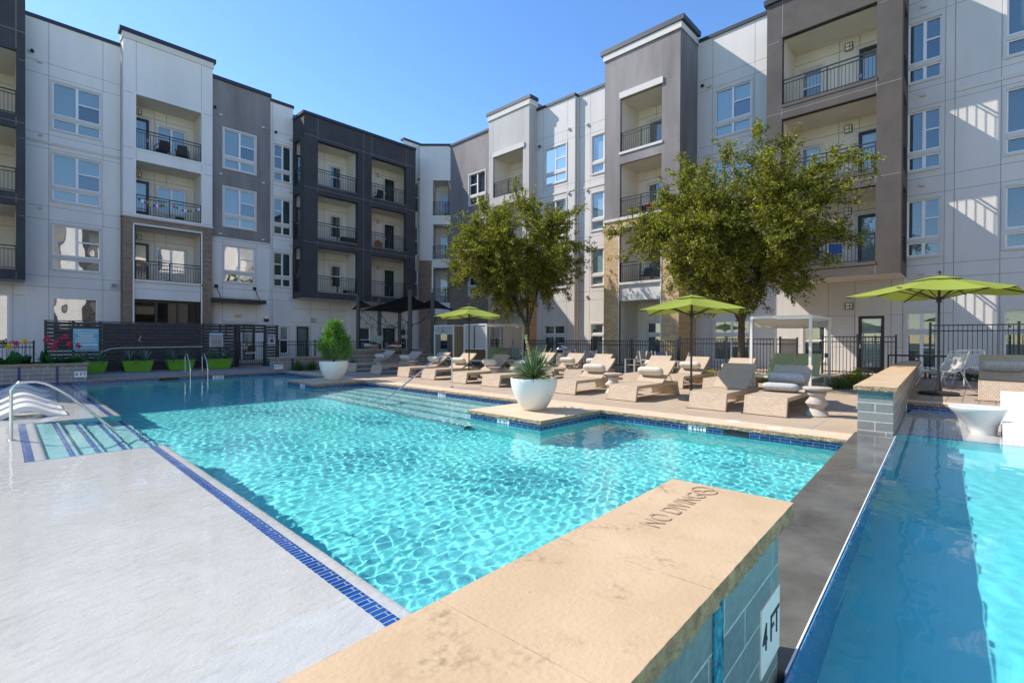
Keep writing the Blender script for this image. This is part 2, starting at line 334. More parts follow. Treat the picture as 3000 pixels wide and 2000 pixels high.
# ------------------------------------------------------------------ the apartment building
class Frame:
    def __init__(s, o, u): s.o = Vector((*o, 0)); s.u = Vector((*u, 0)).normalized(); s.n = None
    def p(s, u, z, d): return s.o + s.u * u + s.n * d + Vector((0, 0, z))
def frame(o, u, n): f = Frame(o, u); f.n = Vector((*n, 0)).normalized(); return f
LF = frame((0, 31), (1, 0), (0, -1))
RF = frame((23.5, 0), (0, 1), (-1, 0))
CF = frame((22.44, 29.87), (0.69, -0.724), (-0.724, -0.69))
SF = frame((0, -14), (1, 0), (0, 1))           # the wing across the court
def fbox(b, fr, u0, u1, z0, z1, d0, d1, m=0):
    P = fr.p; return b.hexa([P(u0, z0, d0), P(u1, z0, d0), P(u1, z0, d1), P(u0, z0, d1), P(u0, z1, d0), P(u1, z1, d0), P(u1, z1, d1), P(u0, z1, d1)], m)
def fquad(b, fr, u0, u1, z0, z1, d, m=0): P = fr.p; return b.poly([P(u0, z0, d), P(u1, z0, d), P(u1, z1, d), P(u0, z1, d)], m)

bld = thing('apartment_building', 'four storey apartment building wrapping around the pool court', 'apartment building')

def wall(fr, u0, u1, z0, z1, d, mat, holes=(), ju=(), jz=(), ret=None, reveal=0.16, name='wall'):
    """stucco skin with openings, reveals and scored joints; ret=(left depth, right depth) adds side returns"""
    b = MB(); us = sorted({u0, u1, *[x for h in holes for x in h[:2] if u0 < x < u1]}); zs = sorted({z0, z1, *[x for h in holes for x in h[2:] if z0 < x < z1]})
    def inside(u, z): return any(h[0] < u < h[1] and h[2] < z < h[3] for h in holes)
    for i in range(len(us) - 1):
        for j in range(len(zs) - 1):
            if not inside((us[i] + us[i + 1]) / 2, (zs[j] + zs[j + 1]) / 2): fquad(b, fr, us[i], us[i + 1], zs[j], zs[j + 1], d)
    P = fr.p
    for a, c, e, g in holes:
        a, c, e, g = max(a, u0), min(c, u1), max(e, z0), min(g, z1)
        for q in (((a, e), (a, g)), ((c, e), (c, g)), ((a, e), (c, e)), ((a, g), (c, g))):
            b.poly([P(*q[0], d), P(*q[1], d), P(*q[1], d - reveal), P(*q[0], d - reveal)])
    if ret:
        for uu, dd in ((u0, ret[0]), (u1, ret[1])):
            if dd: b.poly([P(uu, z0, d), P(uu, z0, d - dd), P(uu, z1, d - dd), P(uu, z1, d)])
    t = 0.0085
    for z in jz:   # horizontal joints, broken at openings
        segs = [(u0 + .01, u1 - .01)]
        for h in holes:
            if h[2] - .1 < z < h[3] + .1:
                segs = [x for s in segs for x in (((s[0], min(s[1], h[0] - .1)), (max(s[0], h[1] + .1), s[1])))]
        for s in segs:
            if s[1] - s[0] > .06: fbox(b, fr, s[0], s[1], z - t, z + t, d - .02, d + .002, 1)
    for u in ju:
        segs = [(z0 + .01, z1 - .01)]
        for h in holes:
            if h[0] - .1 < u < h[1] + .1:
                segs = [x for s in segs for x in (((s[0], min(s[1], h[2] - .1)), (max(s[0], h[3] + .1), s[1])))]
        for s in segs:
            if s[1] - s[0] > .06: fbox(b, fr, u - t, u + t, s[0], s[1], d - .02, d + .0028, 1)
    return b.build(name, [mat, 'joint'], bld)

def window(fr, u0, u1, z0, z1, d=0.0, style='A', glass='glass', blind='blind', border=True, scr=True):
    """one window: stucco surround + vinyl frame (window), its panes, its blind; hole = (u0,u1,z0,z1)"""
    b = MB(); g = d - 0.09; w = 0.05
    if border:
        e, pr = 0.085, 0.03
        fbox(b, fr, u0 - e, u0, z0 - e, z1 + e, d + .001, d + pr, 1); fbox(b, fr, u1, u1 + e, z0 - e, z1 + e, d + .001, d + pr, 1)
        fbox(b, fr, u0, u1, z1, z1 + e, d + .001, d + pr, 1); fbox(b, fr, u0, u1, z0 - e, z0, d + .001, d + pr + .015, 1)
    def fr4(a, c, e, f, th=w, dd=0.06):
        fbox(b, fr, a, a + th, e, f, g, g + dd); fbox(b, fr, c - th, c, e, f, g, g + dd); fbox(b, fr, a + th, c - th, e, e + th, g, g + dd); fbox(b, fr, a + th, c - th, f - th, f, g, g + dd)
    H = z1 - z0; um = u0 + (u1 - u0) * 0.5; panes = []; scr_r = None
    if style in 'AB':
        zt = z0 + 0.24 * H; zb = zt + 0.075 * H
        fbox(b, fr, u0, u1, zt, zb, d - .15, d + .012, 1)
        for a, c in ((u0, um), (um, u1)):
            fr4(a, c, z0, zt); panes.append((a + w, c - w, z0 + w, zt - w))
        fix, dh = ((u0, um), (um, u1)) if style == 'A' else ((um, u1), (u0, um))
        fr4(*fix, zb, z1); panes.append((fix[0] + w, fix[1] - w, zb + w, z1 - w))
        zm = (zb + z1) / 2; fr4(*dh, zb, zm + .02); fr4(*dh, zm - .02 + .002, z1, dd=0.055)
        panes += [(dh[0] + w, dh[1] - w, zb + w, zm - .03), (dh[0] + w, dh[1] - w, zm + .03, z1 - w)]
        scr_r = (dh[0] + w, dh[1] - w, zb + w, zm - .03)
    elif style == 'P':   # pair over pair, ground floor with a transom
        zt = z0 + 0.62 * H; zb = zt + 0.07 * H; fbox(b, fr, u0, u1, zt, zb, d - .15, d + .012, 1)
        for a, c in ((u0, um), (um, u1)):
            for e, f in ((z0, zt), (zb, z1)): fr4(a, c, e, f); panes.append((a + w, c - w, e + w, f - w))
        fbox(b, fr, u0 + w, um - w, z0 + .36 * H, z0 + .36 * H + .05, g + .004, g + .05)
    elif style == 'D':   # double hung
        zm = (z0 + z1) / 2; fr4(u0, u1, z0, zm + .02); fr4(u0, u1, zm - .018, z1, dd=0.055); panes = [(u0 + w, u1 - w, z0 + w, zm - .03), (u0 + w, u1 - w, zm + .03, z1 - w)]; scr_r = panes[0]
    elif style == 'W':   # pair of tall sashes
        for a, c in ((u0, um), (um, u1)): fr4(a, c, z0, z1); panes.append((a + w, c - w, z0 + w, z1 - w))
        zm = z0 + .5 * H; fbox(b, fr, u0 + w, um - w, zm, zm + .05, g + .004, g + .05); scr_r = (u0 + w, um - w, z0 + w, zm)
    else:
        fr4(u0, u1, z0, z1, 0.06); panes = [(u0 + .06, u1 - .06, z0 + .06, z1 - .06)]
    win = b.build('window', ['vinyl', 'trim'], bld)
    p = MB()
    for a, c, e, f in panes: fquad(p, fr, a - .005, c + .005, e - .005, f + .005, g + .02)
    p.build('pane', [glass], win)
    if blind:
        q = MB(); fquad(q, fr, u0 + .02, u1 - .02, z0 + .02, z1 - .02, g - .06); q.build('blind', [blind], win)
    else:
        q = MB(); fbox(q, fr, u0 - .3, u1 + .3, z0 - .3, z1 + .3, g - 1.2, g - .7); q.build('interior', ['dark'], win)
    if scr and scr_r and blind:
        q = MB(); fquad(q, fr, *scr_r, g + .004); q.build('insect_screen', ['screen'], win)
    return win

def door(fr, u0, u1, z0, z1, d, frame_m='black', glass='glass', blind='blind', trim=True, solid=False, handle_left=True):
    b = MB(); g = d - .10; w = 0.11
    if trim:
        e = .10
        fbox(b, fr, u0 - e, u0, z0, z1 + e, d + .001, d + .03, 1); fbox(b, fr, u1, u1 + e, z0, z1 + e, d + .001, d + .03, 1); fbox(b, fr, u0, u1, z1, z1 + e, d + .001, d + .03, 1)
    fbox(b, fr, u0, u0 + w, z0, z1, g, g + .07); fbox(b, fr, u1 - w, u1, z0, z1, g, g + .07); fbox(b, fr, u0 + w, u1 - w, z1 - w, z1, g, g + .07); fbox(b, fr, u0 + w, u1 - w, z0, z0 + .22, g, g + .07)
    o = b.build('door', [frame_m, 'trim'], bld)
    q = MB(); fquad(q, fr, u0 + w - .01, u1 - w + .01, z0 + .21, z1 - w + .01, g + .03); q.build('pane', [glass], o)
    q = MB(); fquad(q, fr, u0 + .03, u1 - .03, z0 + .02, z1 - .03, g - .03); q.build('blind', [blind], o)
    hu = u0 + .06 if handle_left else u1 - .06
    q = MB(); fbox(q, fr, hu - .02, hu + .02, z0 + .95, z0 + 1.12, g + .07, g + .10); fbox(q, fr, hu - .02, hu + .10, z0 + 1.0, z0 + 1.03, g + .10, g + .13); q.build('handle', ['brush'], o)
    return o

def lamp(fr, u, z, d, h=.27, w=.22):
    b = MB(); t = .018
    for a in (-w / 2, w / 2 - t, -.04): fbox(b, fr, u + a, u + a + t, z - h / 2, z + h / 2, d + .085, d + .105)
    for a in (-h / 2, h / 2 - t, -.01): fbox(b, fr, u - w / 2, u + w / 2, z + a, z + a + t, d + .083, d + .102)
    fbox(b, fr, u - w / 2, u + w / 2, z - h / 2, z + h / 2, d + .002, d + .02)
    o = b.build('wall_lamp', ['bronze'], bld)
    q = MB(); fbox(q, fr, u - w / 2 + .01, u + w / 2 - .01, z - h / 2 + .01, z + h / 2 - .01, d + .021, d + .086); q.build('lamp_shade', ['lampg'], o)

def railing(fr, pts, z, h=1.0, mat='black'):
    """pts: list of (u,d) corners in the frame; rails, posts and thin balusters"""
    b = MB()
    for (ua, da), (ub, db) in zip(pts, pts[1:]):
        L = math.hypot(ub - ua, db - da); n = max(2, int(L / .115)); P = lambda t, zz: fr.p(ua + (ub - ua) * t, zz, da + (db - da) * t)
        for zz, hh in ((z + h, .045), (z + h - .14, .03), (z + .07, .03)): b.bar(P(0, zz), P(1, zz), .045, hh)
        np_ = max(1, round(L / 1.25))
        for i in range(np_ + 1): b.bar(P(i / np_, z), P(i / np_, z + h), .045, .045)
        for i in range(1, n): b.bar(P(i / n, z + .07), P(i / n, z + h - .14), .017, .017)
    return b.build('balcony_railing', [mat], bld)

def recess(fr, u0, u1, z0, z1, d, depth, mat='cream', holes=(), side=None, slab=.12, open_left=False, open_right=False):
    """inside of a balcony: back wall with openings, sides, ceiling and floor"""
    b = MB(); P = fr.p; db = d - depth
    us = sorted({u0, u1, *[x for h in holes for x in h[:2]]}); zs = sorted({z0, z1, *[x for h in holes for x in h[2:]]})
    for i in range(len(us) - 1):
        for j in range(len(zs) - 1):
            um, zm = (us[i] + us[i + 1]) / 2, (zs[j] + zs[j + 1]) / 2
            if not any(h[0] < um < h[1] and h[2] < zm < h[3] for h in holes): fquad(b, fr, us[i], us[i + 1], zs[j], zs[j + 1], db)
    for a, c, e, g in holes:
        for q in (((a, e), (a, g)), ((c, e), (c, g)), ((a, e), (c, e)), ((a, g), (c, g))): b.poly([P(*q[0], db), P(*q[1], db), P(*q[1], db - .2), P(*q[0], db - .2)])
    if not open_left: b.poly([P(u0, z0, d - .16), P(u0, z1, d - .16), P(u0, z1, db), P(u0, z0, db)])
    if not open_right: b.poly([P(u1, z0, d - .16), P(u1, z1, d - .16), P(u1, z1, db), P(u1, z0, db)])
    b.poly([P(u0, z1, d - .16), P(u1, z1, d - .16), P(u1, z1, db), P(u0, z1, db)])
    b.poly([P(u0, z0, d - .16), P(u1, z0, d - .16), P(u1, z0, db), P(u0, z0, db)], 1)
    t = .011
    for uu in (u0 + (u1 - u0) * .36, u0 + (u1 - u0) * .55):
        segs = [(z0 + .02, z1 - .02)]
        for h in holes:
            if h[0] - .12 < uu < h[1] + .12: segs = [x for s in segs for x in ((s[0], min(s[1], h[2] - .12)), (max(s[0], h[3] + .12), s[1]))]
        for s in segs:
            if s[1] - s[0] > .05: fbox(b, fr, uu - t, uu + t, s[0], s[1], db - .02, db + .003, 2)
    fbox(b, fr, u0 + .02, u1 - .02, z1 - .44, z1 - .44 + 2 * t, db - .02, db + .002, 2)
    return b.build('balcony_recess', [mat, 'concrete', 'joint'], bld)

def coping(fr, u0, u1, z, d, h=.16, out=.07, back=.35, r0=0, r1=0, mat='coping', name='roof_coping'):
    b = MB(); fbox(b, fr, u0 - (out if r0 else 0), u1 + (out if r1 else 0), z, z + h, d - max(back, r0, r1), d + out)
    return b.build(name, [mat], bld)
def cornice(fr, u0, u1, z0, z1, d, out=.05, r0=0, r1=0):
    b = MB(); fbox(b, fr, u0 - (out if r0 else 0), u1 + (out if r1 else 0), z0, z1, d + .001, d + out)
    if r0: fbox(b, fr, u0 - out, u0 - .001, z0, z1, d - r0, d)
    if r1: fbox(b, fr, u1 + .001, u1 + out, z0, z1, d - r1, d)
    return b.build('cornice', ['trim'], bld)
def band(fr, u0, u1, z0, z1, d, out=.035, mat='trim'):
    b = MB(); fbox(b, fr, u0, u1, z0, z1, d + .001, d + out); return b.build('string_course', [mat], bld)
def scupper(fr, u, z, d):
    b = MB(); fbox(b, fr, u - .07, u + .07, z - .05, z + .05, d + .002, d + .10); b.build('wall_vent', ['trim'], bld)
def spot(fr, u, z, d):
    b = MB(); b.tube([fr.p(u, z, d), fr.p(u, z, d + .1), fr.p(u, z - .08, d + .16)], [.05, .06, .07], 8); b.build('security_light', ['black'], bld, smooth=40)

FZ = ((11.06, 13.24), (7.78, 9.94), (4.60, 6.66))           # window sill / head of floors four, three, two
BZ = ((10.86, 13.55), (7.58, 10.28), (4.30, 7.02))          # balcony floor / soffit
JZ = (12.05, 14.0, 10.75, 10.42, 8.9, 7.45, 7.12, 5.6, 4.2, 3.75, 3.3)
JZ = (14.0, 13.45, 10.75, 10.1, 7.45, 6.85, 4.25, 3.75)

# ---- left wing -------------------------------------------------------------
# charcoal frame at the far left
LD = 1.5
holes = [(-3.6, 0.42, a, c) for a, c in BZ]
wall(LF, -6, .70, 3.88, 15.86, LD, 'char', holes, ju=(.42,), jz=(14.4, 13.2, 10.55, 9.9, 7.3, 6.6), ret=(0, LD))
b = MB(); b.poly([LF.p(-6, 3.88, LD), LF.p(.70, 3.88, LD), LF.p(.70, 3.88, 0), LF.p(-6, 3.88, 0)]); b.build('soffit', ['trim'], bld)
for a, c in BZ:
    recess(LF, -3.6, .42, a, c, LD, 1.5 - .002 + LD - 1.5 + 1.6); railing(LF, [(-3.6, LD - .1), (.42, LD - .1)], a)
# white bay with the big windows
h1 = [(1.62, 3.33, *z) for z in FZ] + [(1.60, 3.22, .9, 3.30), (-1.6, .22, .9, 3.32)]
wall(LF, .702, 4.1, 0, 15.88, 0, 'white', h1[:3] + h1[3:4], ju=(1.5, 3.42), jz=JZ, ret=None)
wall(LF, -8, .70, 0, 3.879, 0, 'white', h1[4:], ju=(.34,), jz=(3.75, 3.32))
for i, z in enumerate(FZ): window(LF, 1.62, 3.33, *z, style='A', glass='glass' if i < 2 else 'glassr')
window(LF, 1.60, 3.22, .9, 3.30, style='S', glass='glassr', border=False, blind=None); window(LF, -1.6, .22, .9, 3.32, style='S', glass='glassr', border=False, blind=None)
coping(LF, -6, 4.1, 15.88, 0); band(LF, .75, 4.08, 10.30, 10.42, 0)
spot(LF, .95, 14.35, 0)
for z in (13.95, 10.65, 7.35): scupper(LF, 1.22, z, 0)
b = MB(); fbox(b, LF, 3.69, 3.97, 3.85, 4.13, .002, .12)
for k in range(3): fbox(b, LF, 3.74, 3.92, 3.91 + .065 * k, 3.945 + .065 * k, .12, .123, 1)
b.build('exhaust_vent', ['trim', 'ink'], bld)
# white tower on brick piers
TD, t0, t1 = .6, 4.12, 7.98
bo = [(4.63, 7.46, a, c) for a, c in BZ]
wall(LF, t0, t1, 7.52, 16.45, TD, 'white', bo[:2], ju=(4.63, 7.46), jz=(13.55, 10.85, 10.28, 7.6), ret=(TD, TD))
wall(LF, t0, t1, 0, 7.42, TD, 'shadebrick', [(4.56, 7.44, 0, 7.04)], ret=(TD, TD))
band(LF, t0 - .04, t1 + .04, 7.42, 7.52, TD - .06, .12); cornice(LF, t0, t1, 16.15, 16.44, TD, .05, TD, TD); coping(LF, t0 - .05, t1 + .05, 16.45, TD, .2, .1, r0=.5, r1=.5)
wall(LF, 4.56, 7.44, 3.38, 4.28, TD - .06, 'white', jz=(3.9,), reveal=.0); band(LF, 4.5, 7.5, 7.05, 7.15, TD, .05); band(LF, 4.56, 7.44, 4.28, 4.36, TD - .06, .05)
b = MB(); fbox(b, LF, 4.56, 7.44, 0, 3.38, TD - .55, TD - .5)
for u in (4.56, 5.48, 6.42, 7.34): fbox(b, LF, u, u + .10, 1.0, 3.38, TD - .499, TD - .40, 1)
fbox(b, LF, 4.56, 7.44, 3.24, 3.38, TD - .49, TD - .41, 1); fbox(b, LF, 4.56, 7.44, 2.02, 2.18, TD - .49, TD - .36, 1)
sf = b.build('storefront_glazing', ['dark', 'bronze'], bld)
q = MB(); fquad(q, LF, 4.6, 7.4, 1.0, 3.3, TD - .46); q.build('pane', ['glassd'], sf)
band(LF, 4.50, 4.56, 0, 7.04, TD - .12, .15, 'vinyl'); band(LF, 7.44, 7.50, 0, 7.04, TD - .12, .15, 'vinyl')
for i, (a, c) in enumerate(bo[k][2:] for k in range(3)):
    dz = a; hl = [(4.72, 5.42, dz, dz + 2.12), (5.78, 7.08, dz + .62, dz + 1.98)]
    recess(LF, 4.63, 7.46, a, c, TD, 1.6, holes=hl)
    door(LF, 4.72, 5.42, dz + .01, dz + 2.12, TD - 1.6, 'black' if i < 2 else 'bronze', glass='glass' if i < 2 else 'glassr', handle_left=False)
    window(LF, 5.78, 7.08, dz + .62, dz + 1.98, TD - 1.6, 'W', 'glass' if i < 2 else 'glassr'); lamp(LF, 4.98, dz + 2.42, TD - 1.6)
    railing(LF, [(4.64, TD - .08), (7.45, TD - .08)], a); band(LF, 4.6, 7.5, a - .06, a + .03, TD, .03, 'white')
    b = MB(); fbox(b, LF, 5.74, 5.86, dz + 1.86, dz + 2.0, TD - 1.57, TD - 1.55); b.build('unit_sticker', ['paint'], bld)
# grey bay
h2 = [(8.68, 10.32, z0 + .02, z1 + .02) for z0, z1 in FZ]
GD = .10
wall(LF, 8.0, 11.18, 7.12, 15.88, GD, 'grey', h2[:2], ju=(8.62, 10.40), jz=(14.0, 13.55, 10.75, 10.2, 7.5), ret=(0, GD))
wall(LF, 8.0, 11.18, 0, 7.0, GD, 'white', h2[2:] + [(8.75, 10.35, 0, 2.25)], ju=(8.62, 10.40), jz=(6.85, 4.25, 3.75), ret=(0, GD)); band(LF, 8.0, 11.19, 7.0, 7.12, GD, .05)
for i, z in enumerate(FZ): window(LF, 8.68, 10.32, z[0] + .02, z[1] + .02, GD, 'A', 'glass' if i < 2 else 'glassr')
coping(LF, 7.95, 11.22, 15.88, GD, .2, .08); spot(LF, 8.2, 14.3, GD)
for z in (13.95, 10.65, 7.3):
    for u in (8.5, 10.75): scupper(LF, u, z, GD)
door(LF, 8.75, 9.55, .02, 2.2, GD, 'bronze'); door(LF, 9.55, 10.35, .02, 2.2, GD, 'bronze', trim=False); band(LF, 8.6, 10.5, 2.28, 2.42, GD, .04)
b = MB(); fbox(b, LF, 7.92, 10.62, 3.42, 3.62, GD + .002, GD + 1.0)
for u in (8.3, 10.3): fbox(b, LF, u - .09, u + .09, 4.25, 4.43, GD + .002, GD + .05); b.tube([LF.p(u, 4.34, GD + .05), LF.p(u, 3.6, GD + .9)], .022, 6)
b.build('door_awning', ['black'], bld)
# white bay beside the charcoal block
h3 = [(11.42, 12.44, *z) for z in FZ] + [(11.80, 12.30, .5, 2.15)]
wall(LF, 11.182, 12.55, 0, 15.72, 0, 'white', h3, ju=(11.35,), jz=JZ)
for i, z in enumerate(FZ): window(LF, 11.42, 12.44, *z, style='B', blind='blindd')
window(LF, 11.80, 12.30, .5, 2.15, style='D', blind='blind'); coping(LF, 11.2, 12.6, 15.72, 0, .17); spot(LF, 11.5, 13.95, 0)
for z in (13.75, 10.5, 7.2, 3.95): scupper(LF, 12.4, z, 0)
# charcoal block of six balconies on the left wing
DD, d0, d1 = 1.6, 12.56, 20.6
ho = [(a, c, *z) for z in BZ for a, c in ((13.42, 16.08), (17.10, 19.80))]
wall(LF, d0, d1, 3.9, 14.95, DD, 'char', ho, ju=(13.42, 16.5, 17.1, 19.8), jz=(13.75, 10.6, 7.3), reveal=.3)
sv = frame((12.56, 31), (0, -1), (-1, 0))
wall(sv, 0, DD, 3.9, 14.95, 0, 'char', [(.12, 1.05, *z) for z in BZ], reveal=.18)
sv2 = frame((20.6, 31), (0, -1), (1, 0)); wall(sv2, 0, DD, 3.9, 14.95, 0, 'char')
b = MB(); b.poly([LF.p(d0, 3.9, DD), LF.p(d1, 3.9, DD), LF.p(d1, 3.9, 0), LF.p(d0, 3.9, 0)]); b.build('soffit', ['white'], bld); b = MB(); b.poly([LF.p(d0, 14.95, DD), LF.p(d1, 14.95, DD), LF.p(d1, 14.95, 0), LF.p(d0, 14.95, 0)]); b.build('soffit', ['white'], bld)
coping(LF, d0, d1, 14.95, DD, .17, .08, 1.5, r0=1.5)
for i, z in enumerate(BZ):
    a, c = z
    hl = [(12.7, 13.4, a, a + 2.1), (14.98, 15.76, a + .55, a + 1.98)]
    recess(LF, d0 + .18, 16.10, a, c, DD, 1.62, holes=hl, open_left=True)
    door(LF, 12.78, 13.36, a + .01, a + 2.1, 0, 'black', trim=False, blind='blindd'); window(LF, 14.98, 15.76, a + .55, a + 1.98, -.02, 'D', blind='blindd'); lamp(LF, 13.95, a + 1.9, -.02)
    hl = [(17.12, 17.6, a + .55, a + 1.98), (19.05, 19.86, a, a + 2.1)]
    recess(LF, 17.08, 20.42, a, c, DD, 1.62, holes=hl)
    door(LF, 19.07, 19.84, a + .01, a + 2.08, -.02, 'black', blind='blindd'); window(LF, 17.1, 17.62, a + .55, a + 1.98, -.02, 'D', blind='blindd'); lamp(LF, 18.55, a + 2.2, -.02)
    for p, q in ((13.42, 16.08), (17.1, 19.8)): railing(LF, [(p, DD - .1), (q, DD - .1)], a); band(LF, p - .02, q + .02, a - .06, a + .02, DD - .12, .09, 'white')
    railing(sv, [(.12, -.06), (1.05, -.06)], a)
# ground floor under the charcoal block and the end bay
h4 = [(12.80, 13.58, 0, 2.18), (14.75, 16.1, .55, 2.25), (17.1, 17.95, .5, 2.2), (18.95, 19.95, 0, 2.2), (20.45, 21.5, .5, 2.15)]
wall(LF, 12.552, 21.6, 0, 3.9, 0, 'white', h4, ju=(13.7, 15.0, 16.6, 18.2, 20.2), jz=(2.45, 3.3))
door(LF, 12.80, 13.58, .02, 2.18, 0, 'bronze', handle_left=False); window(LF, 14.75, 16.1, .55, 2.25, style='P', blind='blind'); window(LF, 17.1, 17.95, .5, 2.2, style='D', blind='blindd'); door(LF, 18.95, 19.95, .02, 2.2, 0, 'black', blind='blindd', handle_left=False); window(LF, 20.45, 21.5, .5, 2.15, style='P', blind='blindd')
lamp(LF, 13.85, 2.6, 0); lamp(LF, 18.55, 2.55, 0)
b = MB(); fbox(b, LF, 16.35, 16.9, 0, 3.9, .002, .16); b.build('pilaster', ['white'], bld)
h5 = [(21.66, 22.02, *z) for z in FZ]
wall(LF, 20.61, 22.12, 3.901, 16.2, 0, 'white', h5, ju=(21.5,), jz=JZ)
for z in FZ: window(LF, 21.66, 22.02, *z, style='D', blind='blindd')
coping(LF, 20.6, 22.15, 16.2, 0, .15); spot(LF, 21.95, 13.6, 0)
wall(LF, 21.6, 22.12, 0, 3.9, -.001, 'white')
# chamfered corner with recessed balconies
L0, L1 = -.95, 3.4
co = [(.04, 1.98, a - .12, c - .18) for a, c in BZ] + [(.04, 1.98, 0, 3.3)]
wall(CF, L0, 0.0, 7.35, 15.95, .0, 'white'); wall(CF, L0, 0.0, 0, 7.33, .02, 'shadebrick'); band(CF, L0, 0, 7.33, 7.36, 0)
wall(CF, 0.0, L1, 0, 15.95, 0, 'white', co, reveal=.12)
coping(CF, L0, L1, 15.95, 0, .15)
for i, (u0, u1, a, c) in enumerate(co):
    hl = [(.38, 1.66, a + .6, a + 2.0)]
    recess(CF, u0, u1, a, c, 0, 1.5, 'white', holes=hl); window(CF, .38, 1.66, a + .6, a + 2.0, -1.5, 'W')
    if i < 3: railing(CF, [(u0, -.06), (u1, -.06)], a)
# ---- right wing ------------------------------------------------------------
# dark grey end bay
g0 = [(25.05, 26.72, *z) for z in FZ]
wall(RF, 24.75, 29.2, 7.4, 15.88, .12, 'grey', g0[:2], ju=(24.95, 26.85), jz=(13.9, 13.4, 10.4), ret=(.12, 0)); wall(RF, 24.75, 29.2, 0, 7.398, .12, 'shadebrick', g0[2:], ret=(.12, 0))
for z in FZ: window(RF, 25.05, 26.72, *z, .12, 'A', blind='blindd')
coping(RF, 24.7, 29.2, 15.88, .12, .16)
# light tower
AD, a0, a1 = .75, 20.38, 24.05
ao = [(20.90, 23.60, z[0], z[1]) for z in BZ]
wall(RF, a0, a1, 7.5, 16.1, AD, 'beige', ao[:2], ju=(20.9, 23.6), jz=(13.6, 10.8), ret=(AD, AD)); wall(RF, a0, a1, 0, 7.4, AD, 'tanbrick', [(20.9, 23.6, 4.3, 7.0), (20.9, 23.6, 0, 3.4)], ret=(AD, AD)); band(RF, a0 - .03, a1 + .03, 7.4, 7.5, AD - .05, .1)
cornice(RF, a0, a1, 16.1, 16.45, AD, .06, AD, AD); coping(RF, a0 - .06, a1 + .06, 16.45, AD, .2, .1, r0=.7, r1=.7); band(RF, 20.75, 23.6, 13.55, 13.85, AD, .07)
for a, c in BZ:
    recess(RF, 20.9, 23.6, a, c, AD, 1.7, 'cream', holes=[(21.4, 22.3, a, a + 2.1)]); door(RF, 21.42, 22.28, a + .01, a + 2.08, AD - 1.7, 'black', blind='blindd'); lamp(RF, 22.0, a + 2.4, AD - 1.7); railing(RF, [(20.92, AD - .08), (23.58, AD - .08)], a)
recess(RF, 20.9, 23.6, .2, 3.4, AD, 1.7, 'cream')
# white bays with a step between them
w0 = [(18.05, 19.72, *z) for z in FZ] + [(18.1, 19.7, .55, 2.30)]; w1 = [(14.75, 16.38, *z) for z in FZ] + [(14.75, 16.38, .55, 2.35)]
wall(RF, 17.40, a0, 0, 15.88, 0, 'offwhite', w0, ju=(17.95, 19.85), jz=JZ, ret=(.28, 0)); wall(RF, 13.9, 17.40, 0, 15.88, -.28, 'offwhite', w1, ju=(16.5,), jz=JZ)
for z in FZ: window(RF, 18.05, 19.72, *z, 0, 'B', blind='blind'); window(RF, 14.75, 16.38, *z, -.28, 'B', blind='blind')
window(RF, 18.1, 19.7, .55, 2.30, 0, 'P', blind='blindd'); window(RF, 14.75, 16.38, .55, 2.35, -.28, 'P', blind='blindd')
coping(RF, 17.38, a0, 15.88, 0, .16); coping(RF, 13.9, 17.45, 15.88, -.28, .16); band(RF, 17.40, a0, 10.3, 10.42, 0); band(RF, 14.1, 17.4, 10.3, 10.42, -.28)
for z in (14.05, 10.2, 6.9, 4.0): scupper(RF, 17.85, z, 0); scupper(RF, 16.7, z, -.28)
spot(RF, 20.1, 13.6, 0)
b = MB(); b.tube([RF.p(17.33, .2, -.2), RF.p(17.33, 15.7, -.2)], .055, 8); b.build('downspout', ['trim'], bld, smooth=40)
# dark grey tower on brick piers
BD, b0, b1 = 1.9, 10.03, 14.10
ob = [(10.93, 13.18, *z) for z in BZ]
wall(RF, b0, b1, 7.58, 15.75, BD, 'grey', ob[:2], ju=(10.93, 13.18), jz=(13.6, 10.75, 10.3, 7.6), ret=(BD, BD)); wall(RF, b0, b1, 0, 7.45, BD, 'tanbrick', [(10.93, 13.18, 0, 7.02)], ret=(BD, BD))
band(RF, b0 - .04, b1 + .04, 7.45, 7.58, BD - .06, .12); wall(RF, 10.93, 13.18, 3.40, 4.26, BD - .05, 'offwhite', reveal=0)
cornice(RF, b0, b1, 15.78, 16.08, BD, .07, BD, BD); coping(RF, b0 - .08, b1 + .08, 16.1, BD, .24, .12, r0=1.8, r1=1.8)
band(RF, 10.86, 13.2, 13.56, 13.86, BD, .08); band(RF, 10.9, 13.22, 7.02, 7.14, BD, .05)
for u in (10.90, 13.18): band(RF, u, u + .035, 0, 7.02, BD - .1, .13, 'vinyl')
for k, (a, c) in enumerate(BZ):
    hl = [(11.0, 12.62, a + .35, a + 2.0)]
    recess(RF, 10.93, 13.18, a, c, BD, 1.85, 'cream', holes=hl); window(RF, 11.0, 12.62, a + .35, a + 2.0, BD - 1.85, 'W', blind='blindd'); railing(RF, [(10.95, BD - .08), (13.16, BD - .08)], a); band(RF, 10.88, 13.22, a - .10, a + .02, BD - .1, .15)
recess(RF, 10.93, 13.18, .2, 3.4, BD, 1.85, 'cream', holes=[(11.0, 12.62, .5, 2.35)]); window(RF, 11.0, 12.62, .5, 2.35, BD - 1.85, 'P', blind='blindd')
